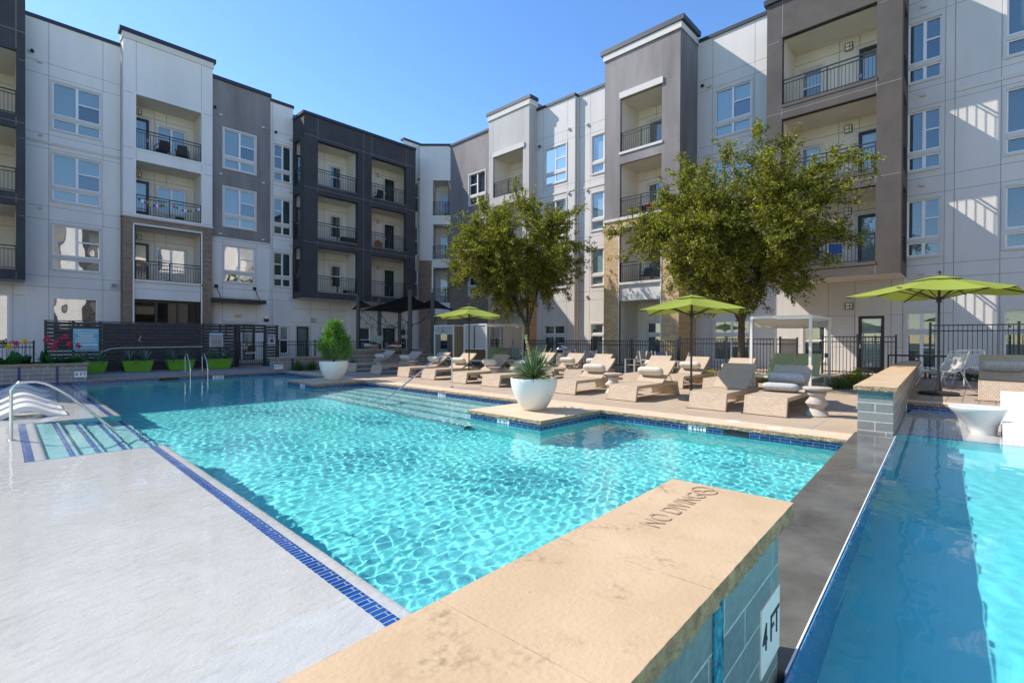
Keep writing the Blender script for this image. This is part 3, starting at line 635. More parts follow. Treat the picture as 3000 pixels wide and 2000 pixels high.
# white bay between the dark tower and the taupe block
w2 = [(7.55, 9.16, *z) for z in FZ] + [(7.55, 9.16, .5, 2.35)]
wall(RF, 6.2, b0, 0, 15.88, 0, 'offwhite', w2, ju=(7.4, 9.3), jz=JZ)
for z in FZ: window(RF, 7.55, 9.16, *z, 0, 'B')
window(RF, 7.55, 9.16, .5, 2.35, 0, 'P', blind='blindd'); coping(RF, 6.0, b0, 15.88, 0, .16); band(RF, 6.3, b0, 10.3, 10.42, 0); spot(RF, 9.75, 13.75, 0)
for z in (13.6, 10.2): scupper(RF, 9.45, z, 0)
# taupe balcony block
CD, c0, c1 = 1.9, 2.0, 6.35
cz = BZ
oc = [(2.72, 5.78, *z) for z in cz]
wall(RF, c0, c1, 3.82, 15.05, CD, 'taupe', oc, ju=(2.72, 5.78), jz=(13.45, 10.55, 7.3), ret=(0, CD), reveal=.25)
cv = frame((23.5, 2.0), (-1, 0), (0, -1)); wall(cv, 0, CD, 3.82, 15.05, 0, 'taupe', [(.14, 1.40, *z) for z in cz], reveal=.2)
cv2 = frame((23.5, 6.35), (-1, 0), (0, 1)); wall(cv2, .02, CD, 3.82, 15.05, 0, 'taupe')
b = MB(); b.poly([RF.p(c0, 3.82, CD), RF.p(c1, 3.82, CD), RF.p(c1, 3.82, 0), RF.p(c0, 3.82, 0)]); b.build('soffit', ['white'], bld); b = MB(); b.poly([RF.p(c0, 15.05, CD), RF.p(c1, 15.05, CD), RF.p(c1, 15.05, 0), RF.p(c0, 15.05, 0)]); b.build('soffit', ['trim'], bld)
coping(RF, c0, c1, 15.05, CD, .2, .1, 1.8, r1=1.8)
for i, (a, c) in enumerate(cz):
    hl = [(4.78, 5.52, a + .45, a + 1.98), (2.95, 3.52, a, a + 2.1)]
    recess(RF, 2.2, 5.80, a, c, CD, 1.9 - .02, 'cream', holes=hl, open_left=True); window(RF, 4.78, 5.52, a + .45, a + 1.98, .02, 'D', blind='blind'); door(RF, 2.80, 3.52, a + .01, a + 2.1, .02, 'black', blind='blind', handle_left=False); lamp(RF, 3.85, a + 2.32, .02, .3, .26)
    railing(RF, [(2.74, CD - .1), (5.76, CD - .1)], a); railing(cv, [(.14, -.06), (1.40, -.06)], a); band(RF, 2.7, 5.8, a - .12, a + .0, CD - .02, .04, 'taupe')
w3 = [(2.65, 3.48, 0, 2.42), (4.6, 5.4, .6, 2.3)]
wall(RF, c0 - .9, 6.198, 0, 3.82, 0, 'offwhite', w3 + [(1.12, 1.98, .45, 2.5)], ju=(3.6, 4.5, 2.45, 2.1), jz=(2.45, 1.2))
door(RF, 2.65, 3.48, .2, 2.42, 0, 'black', blind='blind', handle_left=False); window(RF, 4.6, 5.4, .6, 2.3, 0, 'D', blind='blindd'); lamp(RF, 3.78, 2.83, 0, .27, .27)
# near right wall
w4 = [(1.06, 2.05, *z) for z in FZ]; w5 = [(-2.6, -.60, *z) for z in FZ] + [(-2.6, -.60, .45, 2.5)]
wall(RF, c0 - 1.3, c0 - .002, 3.822, 15.88, 0, 'offwhite', [(max(.702, h[0]), min(1.99, h[1]), *h[2:]) for h in w4], ju=(.95,), jz=JZ)
window(RF, 1.12, 1.98, .45, 2.5, 0, 'P', blind='blindd')
for z in FZ: window(RF, 1.06, 1.99, *z, 0, 'B', blind='blindd')
wall(RF, .698, c0 - .902, 0, 3.8218, 0, 'offwhite', ju=(.95,), jz=(2.45,))
wall(RF, -14, .68, 0, 15.88, 0, 'offwhite', w5 + [(-6.4, -4.6, *z) for z in FZ], ju=(-.48, -2.75, -4.4), jz=JZ)
for z in FZ: window(RF, -2.6, -.60, *z, 0, 'B', blind='blindd'); window(RF, -6.4, -4.6, *z, 0, 'B', blind='blindd')
window(RF, -2.6, -.60, .45, 2.5, 0, 'P', blind='blindd'); coping(RF, -14, c0, 15.88, 0, .16); band(RF, -14, .66, 10.3, 10.42, 0)
b = MB(); fbox(b, RF, .681, .697, 0, 15.88, -.03, .004); b.build('expansion_joint', ['joint'], bld)
for z in (13.75, 10.5, 7.2, 3.95): scupper(RF, 1.55, z, 0)
# roofs and inner volume of the two wings, and the wing across the court
b = MB(); b.box(-30, 40, 31.5, 46, 15.3, 15.6); b.box(24.5, 38, -30, 31, 15.3, 15.6); b.box(-30, 24, 45.6, 46, 0, 15.3); b.box(37.6, 38, -30, 46, 0, 15.3)
b.build('roof', ['grey'], bld)
for fr, u0, u1, dd, zz in ((LF, t0, t1, TD, 16.2), (RF, a0, a1, AD, 16.2), (RF, b0, b1, BD, 15.74)):
    b = MB(); fbox(b, fr, u0 + .02, u1 - .02, 15.2, zz + (.25 if zz > 16 else .36), -1.2, dd - .02); b.build('tower_roof', ['grey'], bld)
b = MB(); b.box(4, 12, 33, 38, 15.6, 16.6); b.build('roof_plant_screen', ['coping'], bld)
sh = [(x, x + 1.7, *z) for x in range(-18, 22, 5) for z in FZ + ((.8, 2.6),)]
wall(SF, -30, 38, 0, 15.9, 0, 'white', sh, jz=JZ)
b = MB(); q = MB()
for a, c, e, f in sh:
    fquad(q, SF, a, c, e, f, -.1); fbox(b, SF, (a + c) / 2 - .04, (a + c) / 2 + .04, e, f, -.09, -.03); fbox(b, SF, a, c, e + .5, e + .62, -.09, -.02)
b.build('window_mullions', ['vinyl'], bld); q.build('window_glazing', ['blind'], bld)
wall(SF, 6.6, 14, 3.8, 15.2, 1.6, 'char', [(7.2, 10, a, c) for a, c in BZ] + [(10.6, 13.4, a, c) for a, c in BZ], ret=(1.6, 1.6)); wall(SF, 17, 21, 0, 16.6, .8, 'grey', [(18, 20, a, c) for a, c in BZ], ret=(.8, .8)); wall(SF, 2.2, 4.6, 0, 15.9, .3, 'grey', ret=(.3, .3))
for a, c in BZ:
    for u0_, u1_ in ((7.2, 10), (10.6, 13.4)): recess(SF, u0_, u1_, a, c, 1.6, 1.55)
    recess(SF, 18, 20, a, c, .8, .75)

# ------------------------------------------------------------------ ground, decks, pool
ZW, ZS, ZP = -0.15, 0.10, 0.25           # main water, spa water, raised patio
XP, YF = 8.55, 22.05                     # right and far pool edges
FX0, FY0 = -9.0, -7.0
def sheet(name, rects, z, mat, caustic=False, kind=True):
    b = MB()
    for x0, x1, y0, y1 in rects: b.poly([(x0, y0, z), (x1, y0, z), (x1, y1, z), (x0, y1, z)])
    o = b.build(name, [mat], caustic=caustic); return struct(o) if kind else o
sheet('ground', [(-300, FX0, -300, 300), (22, 300, -300, 300), (FX0, 22, 26, 300), (FX0, 22, -300, -7)], -.03, 'grass')
sheet('pool_deck', [(9.1, 19.4, 1.0, 22.6), (2.0, 19.4, 22.6, 24.7)], 0.0, 'concrete')
sheet('far_deck', [(2.06, 8.1, 22.5, 24.6)], .004, 'greydeck')
sheet('court_paving', [(8.6, 23.5, 24.7, 31), (19.4, 23.5, 1.6, 24.7)], .0, 'greydeck')
b = MB(); b.box(19.62, 23.6, 2.2, 24.7, -.1, .19); b.box(8.6, 22.2, 26.9, 31.2, -.1, .18); struct(b.build('terrace_slab', ['concrete']))
sheet('gravel_bed', [(2.0, 8.6, 24.6, 31.0), (-9, 2.0, 25.2, 31)], .006, 'gravel')
sheet('planting_bed', [(17.2, 19.35, 5.4, 8.9), (18.2, 19.35, 8.9, 21.5), (17.9, 19.4, 2.6, 3.3), (8.6, 17.2, 22.4, 23.2)], .012, 'soil')
def wl(x): return .702 + .0445 * x       # centre line of the dividing wall

# basin: floor, walls, shelf, steps
b = MB(); b.poly([(1.2, .4, -1.32), (XP, .4, -1.32), (XP, YF, -1.32), (1.2, YF, -1.32)])
PL = ((6.62, 5.63, XP, 7.5), (6.85, 15.2, XP, 17.3))
def wallq(b, x0, y0, x1, y1, z0, z1, m=0): b.poly([(x0, y0, z0), (x1, y1, z0), (x1, y1, z1), (x0, y0, z1)], m)
outline = [(XP, .9), (XP, 5.63), (6.62, 5.63), (6.62, 7.5), (XP, 7.5), (XP, 15.2), (6.85, 15.2), (6.85, 17.3), (XP, 17.3), (XP, YF), (1.6, YF)]
for p, q in zip(outline, outline[1:]): wallq(b, *p, *q, -1.32, -.30)
struct(b.build('pool_basin', ['plaster'], caustic=True))
b = MB()
for p, q in zip(outline, outline[1:]): wallq(b, *p, *q, -.299, -.05)
for x0, y0, x1, y1 in ((-9, YF, 1.6, YF),): wallq(b, x0, y0, x1, y1, -.3, -.05)
struct(b.build('waterline_tile', ['blue'], caustic=True))
SH = ZW - .055
b = MB()     # sun shelf with its stair recess
for x0, x1, y0, y1 in ((-9, 1.50, .5, 8.83), (-9, .20, 8.83, 12.78), (-9, 1.50, 12.78, YF), (1.60, 1.66, .5, 8.83), (1.60, 1.66, 12.78, YF), (.30, .37, 8.86, 12.75)): b.poly([(x0, y0, SH), (x1, y0, SH), (x1, y1, SH), (x0, y1, SH)])
def nose(x, y0, y1, z0):   # rounded edge down into the deep end
    p = [(x, SH), (x + .025, SH - .008), (x + .04, SH - .03), (x + .045, SH - .06), (x + .045, z0)]
    for (xa, za), (xb, zb) in zip(p, p[1:]): b.poly([(xa, y0, za), (xb, y0, zb), (xb, y1, zb), (xa, y1, za)])
nose(1.66, .5, 8.86, -.5); nose(1.66, 12.75, YF, -.5); nose(.37, 8.86, 12.75, -.36)
struct(b.build('sun_shelf', ['shelf'], caustic=True))
b = MB()
wallq(b, 1.705, .5, 1.705, 8.86, -1.32, -.5); wallq(b, 1.705, 12.75, 1.705, YF, -1.32, -.5); wallq(b, .30, 8.86, 1.705, 8.86, -1.32, SH - .001); wallq(b, .30, 12.75, 1.705, 12.75, -1.32, SH - .001)
struct(b.build('shelf_wall', ['plaster'], caustic=True))
b = MB()
for x0, x1, y0, y1 in ((1.50, 1.60, .5, 8.83), (1.50, 1.60, 12.78, YF), (.20, .30, 8.83, 12.78), (.30, 1.66, 8.83, 8.86), (.30, 1.66, 12.75, 12.78)):
    b.poly([(x0, y0, SH + .001), (x1, y0, SH + .001), (x1, y1, SH + .001), (x0, y1, SH + .001)])
struct(b.build('shelf_edge_tile', ['blueflat'], caustic=True))
b = MB(); xs = [.415, .75, 1.05, 1.38, 1.75]; zz = [-.36, -.56, -.76, -.96]
for i, z in enumerate(zz):
    x0, x1 = xs[i], xs[i + 1]
    b.poly([(x0, 8.86, z), (x1, 8.86, z), (x1, 12.75, z), (x0, 12.75, z)])
    wallq(b, x1, 8.86, x1, 12.75, z - .2 if i < 3 else -1.32, z)
    b.box(x1 - .10, x1 - .04, 8.86, 12.75, z + .001, z + .006, 1)
struct(b.build('shelf_steps', ['step', 'blueflat'], caustic=True))
b = MB()
for i in range(5):
    z = -.26 - .19 * i; x1 = XP - .42 * i; x0 = x1 - .42
    b.poly([(x0, 7.5, z), (x1, 7.5, z), (x1, 15.2, z), (x0, 15.2, z)]); wallq(b, x0, 7.5, x0, 15.2, z - .19 if i < 4 else -1.32, z); b.box(x0 + .004, x0 + .05, 7.5, 15.2, z + .001, z + .005, 1)
struct(b.build('entry_steps', ['step', 'blue'], caustic=True))

def rough_edge(name, poly, z0, z1, seed, amp=.018, top='stone', step=.05, parent=None, joint=None):
    """slab of cut stone with a hand-chipped edge"""
    g = np.random.default_rng(seed); pts = []; n = len(poly)
    for i in range(n):
        a, c = Vector((*poly[i], 0)), Vector((*poly[(i + 1) % n], 0)); k = max(1, int((c - a).length / step))
        for j in range(k): pts.append(a + (c - a) * (j / k))
    N = len(pts); rows = 4; v = []; f = []; mi = []
    area = sum(pts[i].x * pts[(i + 1) % N].y - pts[(i + 1) % N].x * pts[i].y for i in range(N)); sg = 1 if area > 0 else -1
    for r in range(rows + 1):
        t = r / rows; z = z1 + (z0 - z1) * t
        for i in range(N):
            d = (pts[(i + 1) % N] - pts[i - 1]); nrm = Vector((d.y, -d.x, 0)).normalized() * sg
            off = (g.random() - .35) * amp * (0.15 if r == 0 else 1) * (0.12 if joint and joint(pts[i]) else 1) - (0 if r < rows else .006)
            p = pts[i] + nrm * off; v.append((p.x, p.y, z + (g.random() - .5) * (.004 if r in (0, rows) else .014) * (0.2 if r == 0 else 1)))
    for r in range(rows):
        for i in range(N): f.append((r * N + i, r * N + (i + 1) % N, (r + 1) * N + (i + 1) % N, (r + 1) * N + i)); mi.append(1)
    f.append(tuple(range(N))); mi.append(0)
    return link_mesh(name, v, f, [top, 'rock'], mi, parent)

struct(rough_edge('pool_coping', [(XP - .04, 1.12), (9.1, 1.14), (9.1, YF + .45), (8.1, YF + .45), (8.1, YF - .04), (XP - .04, YF - .04), (XP - .04, 17.34), (6.81, 17.34), (6.81, 15.16), (XP - .04, 15.16), (XP - .04, 7.54), (6.58, 7.54), (6.58, 5.59), (XP - .04, 5.59)], -.062, .006, 5))
struct(rough_edge('pool_coping', [(2.04, YF - .04), (8.1, YF - .04), (8.1, YF + .45), (2.04, YF + .45)], -.06, .008, 6, top='greydeck'))
b = MB()
for y in (2.0, 4.6, 7.2, 9.8, 12.4, 15.0, 17.6, 20.2): b.box(9.11, 19.3, y - .006, y + .006, -.01, .0015)
for x in (11.7, 14.4, 17.1): b.box(x - .006, x + .006, 1.4, 22.3, -.01, .0022)
struct(b.build('deck_joints', ['joint']))

# water: one real rippled surface each; the sun's caustics come from it
def water(name, x0, x1, y0, y1, z, step, seed, amp, calm=None, ymin=None):
    g = np.random.default_rng(seed); X, Y = np.meshgrid(np.arange(x0, x1 + step / 2, step), np.arange(y0, y1 + step / 2, step), indexing='ij'); Z = np.zeros_like(X)
    for i in range(64):
        lam = .042 * (.21 / .042) ** g.random(); k = 2 * math.pi / lam; a = g.normal() * .9 + 1.9 + (math.pi if g.random() < .3 else 0)
        Z += amp * lam ** 2.0 * (.5 + g.random()) * np.sin(k * (X * math.cos(a) + Y * math.sin(a)) + g.random() * 6.283)
    Z *= 1 + .35 * np.sin(.9 * X + 1.7 * Y + 1) * np.sin(1.3 * X - .8 * Y)
    if calm: Z *= calm(X, Y)
    n, m = X.shape; idx = np.arange(n * m).reshape(n, m)
    f = np.stack([idx[:-1, :-1], idx[1:, :-1], idx[1:, 1:], idx[:-1, 1:]], -1).reshape(-1, 4)
    if ymin: Y = np.minimum(Y, ymin(X))
    me = bpy.data.meshes.new(name); nv, nf = n * m, len(f)
    me.vertices.add(nv); me.vertices.foreach_set('co', np.stack([X, Y, Z + z], -1).astype(np.float32).ravel())
    me.loops.add(nf * 4); me.loops.foreach_set('vertex_index', f.astype(np.int32).ravel())
    me.polygons.add(nf); me.polygons.foreach_set('loop_start', np.arange(0, nf * 4, 4, dtype=np.int32)); me.polygons.foreach_set('use_smooth', np.ones(nf, bool))
    me.update(calc_edges=True)
    mt = bpy.data.materials.get('pool_water_surface')
    if not mt:
        mt, nt, N, L, bs = _new('pool_water_surface'); bs.inputs['Transmission Weight'].default_value = 1; bs.inputs['Roughness'].default_value = 0; bs.inputs['IOR'].default_value = 1.33; bs.inputs['Specular IOR Level'].default_value = 0.17; bs.inputs['Base Color'].default_value = (.97, 1, 1, 1)
    me.materials.append(mt); o = bpy.data.objects.new(name, me); COL.objects.link(o); o.cycles.is_caustics_caster = True
    return struct(o)
sm = lambda t: np.clip(t, 0, 1) ** 2 * (3 - 2 * np.clip(t, 0, 1))
water('pool_water', -1.2, XP, .55, YF, ZW, .018, 4, .0056, lambda X, Y: .5 + .5 * sm((X - 1.25) / .8) * (.55 + .45 * sm((19.5 - Y) / 5)))
# spa: raised basin beyond the dividing wall
b = MB(); YS = -3.2; XS = 9.1
b.poly([(-2, YS, -.6), (XS, YS, -.6), (XS, wl(XS) - .2, -.6), (-2, wl(-2) - .2, -.6)]); wallq(b, XS, YS, XS, wl(XS), -.6, .02); wallq(b, -2, YS, XS, YS, -.6, .2); wallq(b, -2, YS, -2, .7, -.6, .2)
struct(b.build('spa_basin', ['plasters'], caustic=True))
b = MB(); b.poly([(XS, YS, .02), (12.42, YS, .02), (12.42, wl(12.4), .02), (XS, wl(XS), .02)]); struct(b.build('spa_shelf', ['shelf'], caustic=True))
b = MB(); b.box(XS - .001, XS + .07, YS, wl(XS) - .24, .021, .026); struct(b.build('spa_shelf_tile', ['blueflat'], caustic=True))
b = MB(); wallq(b, 12.40, YS, 12.40, wl(12.4) - .22, .021, .2); struct(b.build('spa_waterline_tile', ['blue'], caustic=True))
water('spa_water', -1.4, 12.40, -3.1, .95, ZS - .004, .025, 9, .0058, lambda X, Y: .3 + .7 * sm((.1 - Y) / 1.2), lambda X: .702 + .0445 * X - .2535)
b = MB()
b.poly([(12.8, -7, ZP), (21.5, -7, ZP), (21.5, wl(21.5) - .2, ZP), (12.8, wl(12.8) - .2, ZP)]); b.poly([(21.5, -7, ZP), (21.5, -7, 0), (21.5, 1.5, 0), (21.5, 1.5, ZP)]); struct(b.build('patio_paving', ['pavers']))
struct(rough_edge('spa_coping', [(12.36, -3.2), (12.8, -3.2), (12.8, wl(12.8) - .23), (12.36, wl(12.36) - .23)], .19, .254, 8))

# dividing walls: blue-grey glass tile bodies under limestone caps, a spillway between them
def tile_wall(label, x0, x1, mat, seed, jn, group='tiled dividing walls', fx=None, rz=math.atan(.0445), o=(0, .702), hw=.21, zt=.72, ov=.045, zb=-1.3, cap=.066):
    t = thing('pool_wall', label, 'wall', (o[0], o[1], 0), rz, group)
    b = MB(); b.box(x0, x1, -hw, hw, zb, zt); b.build('wall_body', [mat], t, caustic=True)
    e = [x0 - (ov if jn[0] else 0)] + jn[1] + [x1 + (ov if jn[2] else 0)]
    for i, (a, c) in enumerate(zip(e, e[1:])):
        rough_edge('coping_stone', [(a + .0005, -hw - ov), (c - .0005, -hw - ov), (c - .0005, hw + ov), (a + .0005, hw + ov)], zt, zt + cap, seed + i, .010, 'capstone', .022, t, lambda p, a=a, c=c: (abs(p.x - a) < .006 and a > x0 + .01) or (abs(p.x - c) < .006 and c < x1 - .01))
    return t
W['capstone'] = None
def _cap():
    m, nt, N, L, b = _new('limestone_cap'); tc = N.new('ShaderNodeTexCoord')
    def nz(sc, det, lo, hi, rough=.6):
        n = N.new('ShaderNodeTexNoise'); n.inputs['Scale'].default_value = sc; n.inputs['Detail'].default_value = det; n.inputs['Roughness'].default_value = rough; L.new(tc.outputs['Object'], n.inputs['Vector'])
        r = N.new('ShaderNodeMapRange'); r.inputs['From Min'].default_value = lo; r.inputs['From Max'].default_value = hi; L.new(n.outputs[0], r.inputs[0]); return r.outputs[0]
    def mixc(f, a, c):
        x = N.new('ShaderNodeMix'); x.data_type = 'RGBA'; L.new(f, x.inputs[0])
        for k, s in ((6, a), (7, c)):
            if isinstance(s, tuple): x.inputs[k].default_value = (*s, 1)
            else: L.new(s, x.inputs[k])
        return x.outputs[2]
    c = mixc(nz(2.4, 6, .35, .68), (.465, .33, .20), (.545, .40, .255))
    c = mixc(nz(16, 8, .60, .78), c, (.41, .28, .165))          # mottling
    d = N.new('ShaderNodeMath'); d.operation = 'MULTIPLY'; L.new(nz(3.1, 2, .56, .72), d.inputs[0]); L.new(nz(38, 7, .46, .66), d.inputs[1])
    c = mixc(d.outputs[0], c, (.24, .175, .105))                 # dark lichen spotting
    c = mixc(nz(90, 3, .71, .76), c, (.15, .11, .07))
    L.new(c, b.inputs['Base Color']); b.inputs['Roughness'].default_value = .8; b.inputs['Specular IOR Level'].default_value = .25
    n2 = N.new('ShaderNodeTexNoise'); n2.inputs['Scale'].default_value = 70; n2.inputs['Detail'].default_value = 6; L.new(tc.outputs['Object'], n2.inputs['Vector'])
    bp = N.new('ShaderNodeBump'); bp.inputs['Strength'].default_value = .22; bp.inputs['Distance'].default_value = .01; L.new(n2.outputs[0], bp.inputs['Height']); L.new(bp.outputs[0], b.inputs['Normal']); return m
W['capstone'] = _cap()
near = tile_wall('low tiled wall with wide limestone cap nearest the camera, stamped NO DIVING', -3.2, 2.19, 'tilel', 20, (0, [-1.4, -.35, .78, 1.30], 1))
far = tile_wall('long tiled wall with limestone cap running from the pool edge towards the building', 8.80, 20.9, 'tile', 40, (1, [10.2, 11.6, 13.0, 14.6, 16.2, 17.8, 19.4], 0))
b = MB(); b.box(8.79, 8.802, -.205, .205, .62, .70); b.build('glass_accent_tile', [ 'teal' if 'teal' in W else 'mosaic'], far)
t = thing('spillway', 'dark wet spillway ledge between the two tiled walls', 'spillway', (0, .702, 0), math.atan(.0445))
b = MB(); b.box(2.2, 8.79, -.235, .235, -1.2, .098); b.build('ledge', ['weir'], t, caustic=True)
b = MB(); b.box(2.2, 8.79, -.242, -.2352, -.05, .101, 0); b.build('lip', ['vinyl'], t, caustic=True)
b = MB(); b.box(-3, 8.79, -.252, -.2455, -.95, .094, 0); b.build('face_tile', ['mosaic'], t, caustic=True)
tx = text('stamped_lettering', 'NO DIVING', .115, 'stampink', near, (1.84, .075, .7885), (0, 0, 0), .0006, sx=.80) if 'stampink' in W else None
q = MB()
for k in range(28):
    a = 2 * math.pi * k / 28; a2 = 2 * math.pi * (k + 1) / 28; q.bar((2.14 + .052 * math.cos(a), .075 + .052 * math.sin(a), .788), (2.14 + .052 * math.cos(a2), .075 + .052 * math.sin(a2), .788), .007, .003)
q.bar((2.105, .11, .7884), (2.175, .04, .7884), .006, .003); q.bar((2.12, .07, .7882), (2.155, .085, .7882), .012, .003); q.build('no_diving_symbol', ['stampink'], near)
q = MB(); q.box(1.42, 1.50, -.2165, -.2105, -.1, .70); q.build('accent_strip', ['fleck'], near)
q = MB(); q.box(1.92, 2.19, -.2165, -.2105, .20, .455); dm = q.build('depth_plate', ['paint'], near)
text('depth_lettering', '4 FT', .145, 'ink', dm, (2.055, -.2175, .33), (R(90), 0, 0), sx=.9)

def depth(label, s, loc, rz, w=.32, h=.15):
    t = thing('depth_marker', label, 'depth marker', loc, rz, 'pool depth markers'); q = MB(); q.box(-w / 2, -.008, .0, .006, -h / 2, h / 2); q.box(.008, w / 2, .0, .006, -h / 2, h / 2); q.build('plate', ['paint'], t, caustic=True)
    text('lettering', s.split()[0], h * .82, 'ink', t, (-w / 4, -.002, 0), (R(90), 0, 0)); text('lettering', s.split()[1], h * .82, 'ink', t, (w / 4, -.002, 0), (R(90), 0, 0)); return t
depth('white 4 FT depth tile at the waterline left of the skimmer opening', '4 FT', (XP - .008, 3.62, -.125), R(-90), .32, .11)
depth('white 4 FT depth tile on the platform edge under the yucca urn', '4 FT', (6.612, 6.56, -.125), R(-90), .32, .11)
depth('white 2 FT depth tile at the back of the wide entry steps', '2 FT', (XP - .008, 10.9, -.125), R(-90), .34, .11)
depth('white 4 FT depth tile on the platform edge under the cypress urn', '4 FT', (6.842, 16.1, -.125), R(-90), .34, .11)
depth('white 4 FT depth tile on the far pool edge near the ladder', '4 FT', (6.0, YF - .008, -.115), 0, .4, .11)
t = thing('skimmer_opening', 'dark skimmer slot in the blue waterline tile of the right pool edge', 'skimmer', (XP - .01, 2.95, -.12), 0); q = MB(); q.box(-.0, .008, -.2, .2, -.06, .045); q.build('slot', ['ink'], t)
t = thing('skimmer_opening', 'dark skimmer slot in the far pool edge left of the ladder', 'skimmer', (4.35, YF - .01, -.11), 0); q = MB(); q.box(-.3, .3, 0, .008, -.05, .05); q.build('slot', ['ink'], t)
for (x, y), l in (((9.0, 3.15), 'round white skimmer lid in the deck in front of the right loungers'), ((8.8, 2.42), 'small white skimmer lid set in the coping near the tiled pillar')):
    q = MB(); q.lathe([(.11, .004), (.115, .008), (.10, .012), (.0, .012)][:3], 24, (x, y, 0)); tag(q.build('access_cover', ['paint']), l, 'skimmer lid', 'deck access covers')

# raised planter walls at the far end of the pool
pw = tile_wall('grey tiled planter wall with beige cap holding the canna flowers', -8, 2.02, 'tile', 60, (0, [-4, -1.2, .5, 1.25], 1), 'planter walls by the far pool edge', rz=0, o=(0, YF + .22), hw=.22, zt=.50, zb=-.4, cap=.06)
q = MB()
for x in (.38, 1.27): q.box(x - .035, x + .035, -.228, -.221, -.3, .5)
q.build('accent_strip', ['mosaicd'], pw)
q = MB(); q.box(1.69, 2.01, -.228, -.221, .085, .29); dm = q.build('depth_plate', ['paint'], pw); text('depth_lettering', '4 FT', .165, 'ink', dm, (1.855, -.2295, .187), (R(90), 0, 0))
struct(sheet('flower_bed', [(-8, 2.0, YF + .44, 25.2)], .42, 'soil')); b = MB(); b.box(-8, 2.02, 25.2, 25.4, 0, .45); b.box(1.82, 2.02, YF + .44, 25.2, -.05, .445); tag(b.build('planter_back_wall', ['tile']), 'low tiled wall behind the canna bed in front of the slat fence', 'wall')
pw2 = tile_wall('long low tiled planter wall running behind the far loungers', 8.12, 17.2, 'tile', 80, (1, [9.6, 11.2, 12.8, 14.4, 16.0], 0), 'planter walls by the far pool edge', rz=0, o=(0, YF + .22), hw=.22, zt=.54, zb=-.4, cap=.06)
q = MB(); q.box(8.9, 8.97, -.228, -.221, -.1, .54); q.build('accent_strip', ['mosaicd'], pw2)
q = MB(); q.box(8.16, 8.52, -.228, -.221, .10, .30); dm = q.build('depth_plate', ['paint'], pw2); text('depth_lettering', '4 FT', .17, 'ink', dm, (8.34, -.2295, .20), (R(90), 0, 0))

# ------------------------------------------------------------------ fences and gates
def iron_fence(label, pts, z, h, group='black iron fences', bay=2.2, gate=False, name='iron_fence', cat='fence'):
    t = thing(name, label, cat, (pts[0][0], pts[0][1], z), 0, group); ox, oy = pts[0]
    for (xa, ya), (xb, yb) in zip(pts, pts[1:]):
        L = math.hypot(xb - xa, yb - ya); nb = max(1, round(L / bay))
        for k in range(nb):
            P = lambda s, zz: Vector((xa - ox + (xb - xa) * s, ya - oy + (yb - ya) * s, zz)); s0, s1 = k / nb, (k + 1) / nb; b = MB(); n = max(2, int(L / nb / .105))
            for zz in (h - .02, h - .20, .12): b.bar(P(s0, zz), P(s1, zz), .035, .035)
            for i in range(1, n): s = s0 + (s1 - s0) * i / n; b.bar(P(s, .06), P(s, h), .018, .018)
            b.build('fence_panel', ['black'], t)
            p = MB(); p.bar(P(s0, 0), P(s0, h + .06), .06, .06); p.bar(P(s0, h + .06), P(s0, h + .075), .075, .075); p.build('post', ['black'], t)
    p = MB(); P = Vector((pts[-1][0] - ox, pts[-1][1] - oy, 0)); p.bar(P, P + Vector((0, 0, h + .06)), .06, .06); p.build('post', ['black'], t)
    return t
iron_fence('long black iron fence behind the grills along the charcoal balcony block', [(10.1, 26.75), (18.0, 26.75)], .02, 1.27)
iron_fence('black iron fence under the left window beside the canna flowers', [(-4, 26.6), (.86, 26.6)], .0, 1.25)
iron_fence('black iron fence running along the terrace in front of the brick piers', [(19.3, 21.8), (19.3, 9.0)], .19, 1.22)
iron_fence('black iron fence behind the right tree with taller pickets', [(19.25, 8.9), (19.25, 5.15), (21.5, 5.15)], .19, 1.32)
g = iron_fence('black iron gate section in front of the black patio door', [(21.5, 4.3), (21.5, 2.1)], .19, 1.42, bay=1.1)
q = MB(); q.box(-.06, -.02, -.28, -.08, .62, .78); q.box(-.10, -.06, -.2, -.1, .68, .72); q.build('latch', ['black'], g)
iron_fence('tall black iron fence behind the cord chairs at the right edge', [(20.7, 1.15), (20.7, -4.8)], .25, 1.72)
t = thing('handrail', 'black square handrail at the end of the long tiled wall', 'handrail', (20.5, 2.2, .25)); q = MB(); q.bar((0, 0, .72), (0, -1.9, .72), .05, .06); q.build('rail', ['black'], t)
for y in (0, -.95, -1.9): q = MB(); q.bar((0, y, 0), (0, y, .69), .05, .05); q.build('post', ['black'], t)
# charcoal slat screen
t = thing('slat_fence', 'charcoal horizontal slat screen with blue pool policies sign on it', 'fence', (1.18, 26.6, 0))
ph = .148
for x0, x1, sol in ((0, 1.66, 0), (1.70, 4.30, 1), (4.34, 5.42, 1), (5.46, 6.80, 0)):
    b = MB()
    for k in range(14): b.box(x0, x1, -.012, .012, .02 + k * ph, .02 + k * ph + (.112 if k % 3 else .126))
    if sol: b.box(x0 + .05, x1 - .05, .07, .09, .02, 2.06, 1)  # backing coloured black, painting in the shade of the gaps between boards
    b.build('slat_panel', ['fence', 'ink'], t)
for x in (.02, .84, 1.68, 3.0, 4.32, 5.44, 6.15, 6.80): b = MB(); b.box(x - .045, x + .045, .0125, .10, 0, 2.085); b.build('post', ['fence'], t)
b = MB(); b.box(-.02, 6.84, -.03, .11, 2.086, 2.12); b.build('cap_rail', ['fence'], t)
b = MB(); b.tube([(1.7, -.03, .82), (2.0, -.03, .96), (2.4, -.03, 1.0), (5.4, -.03, 1.03)], .014, 6); b.build('conduit', ['paint'], t)
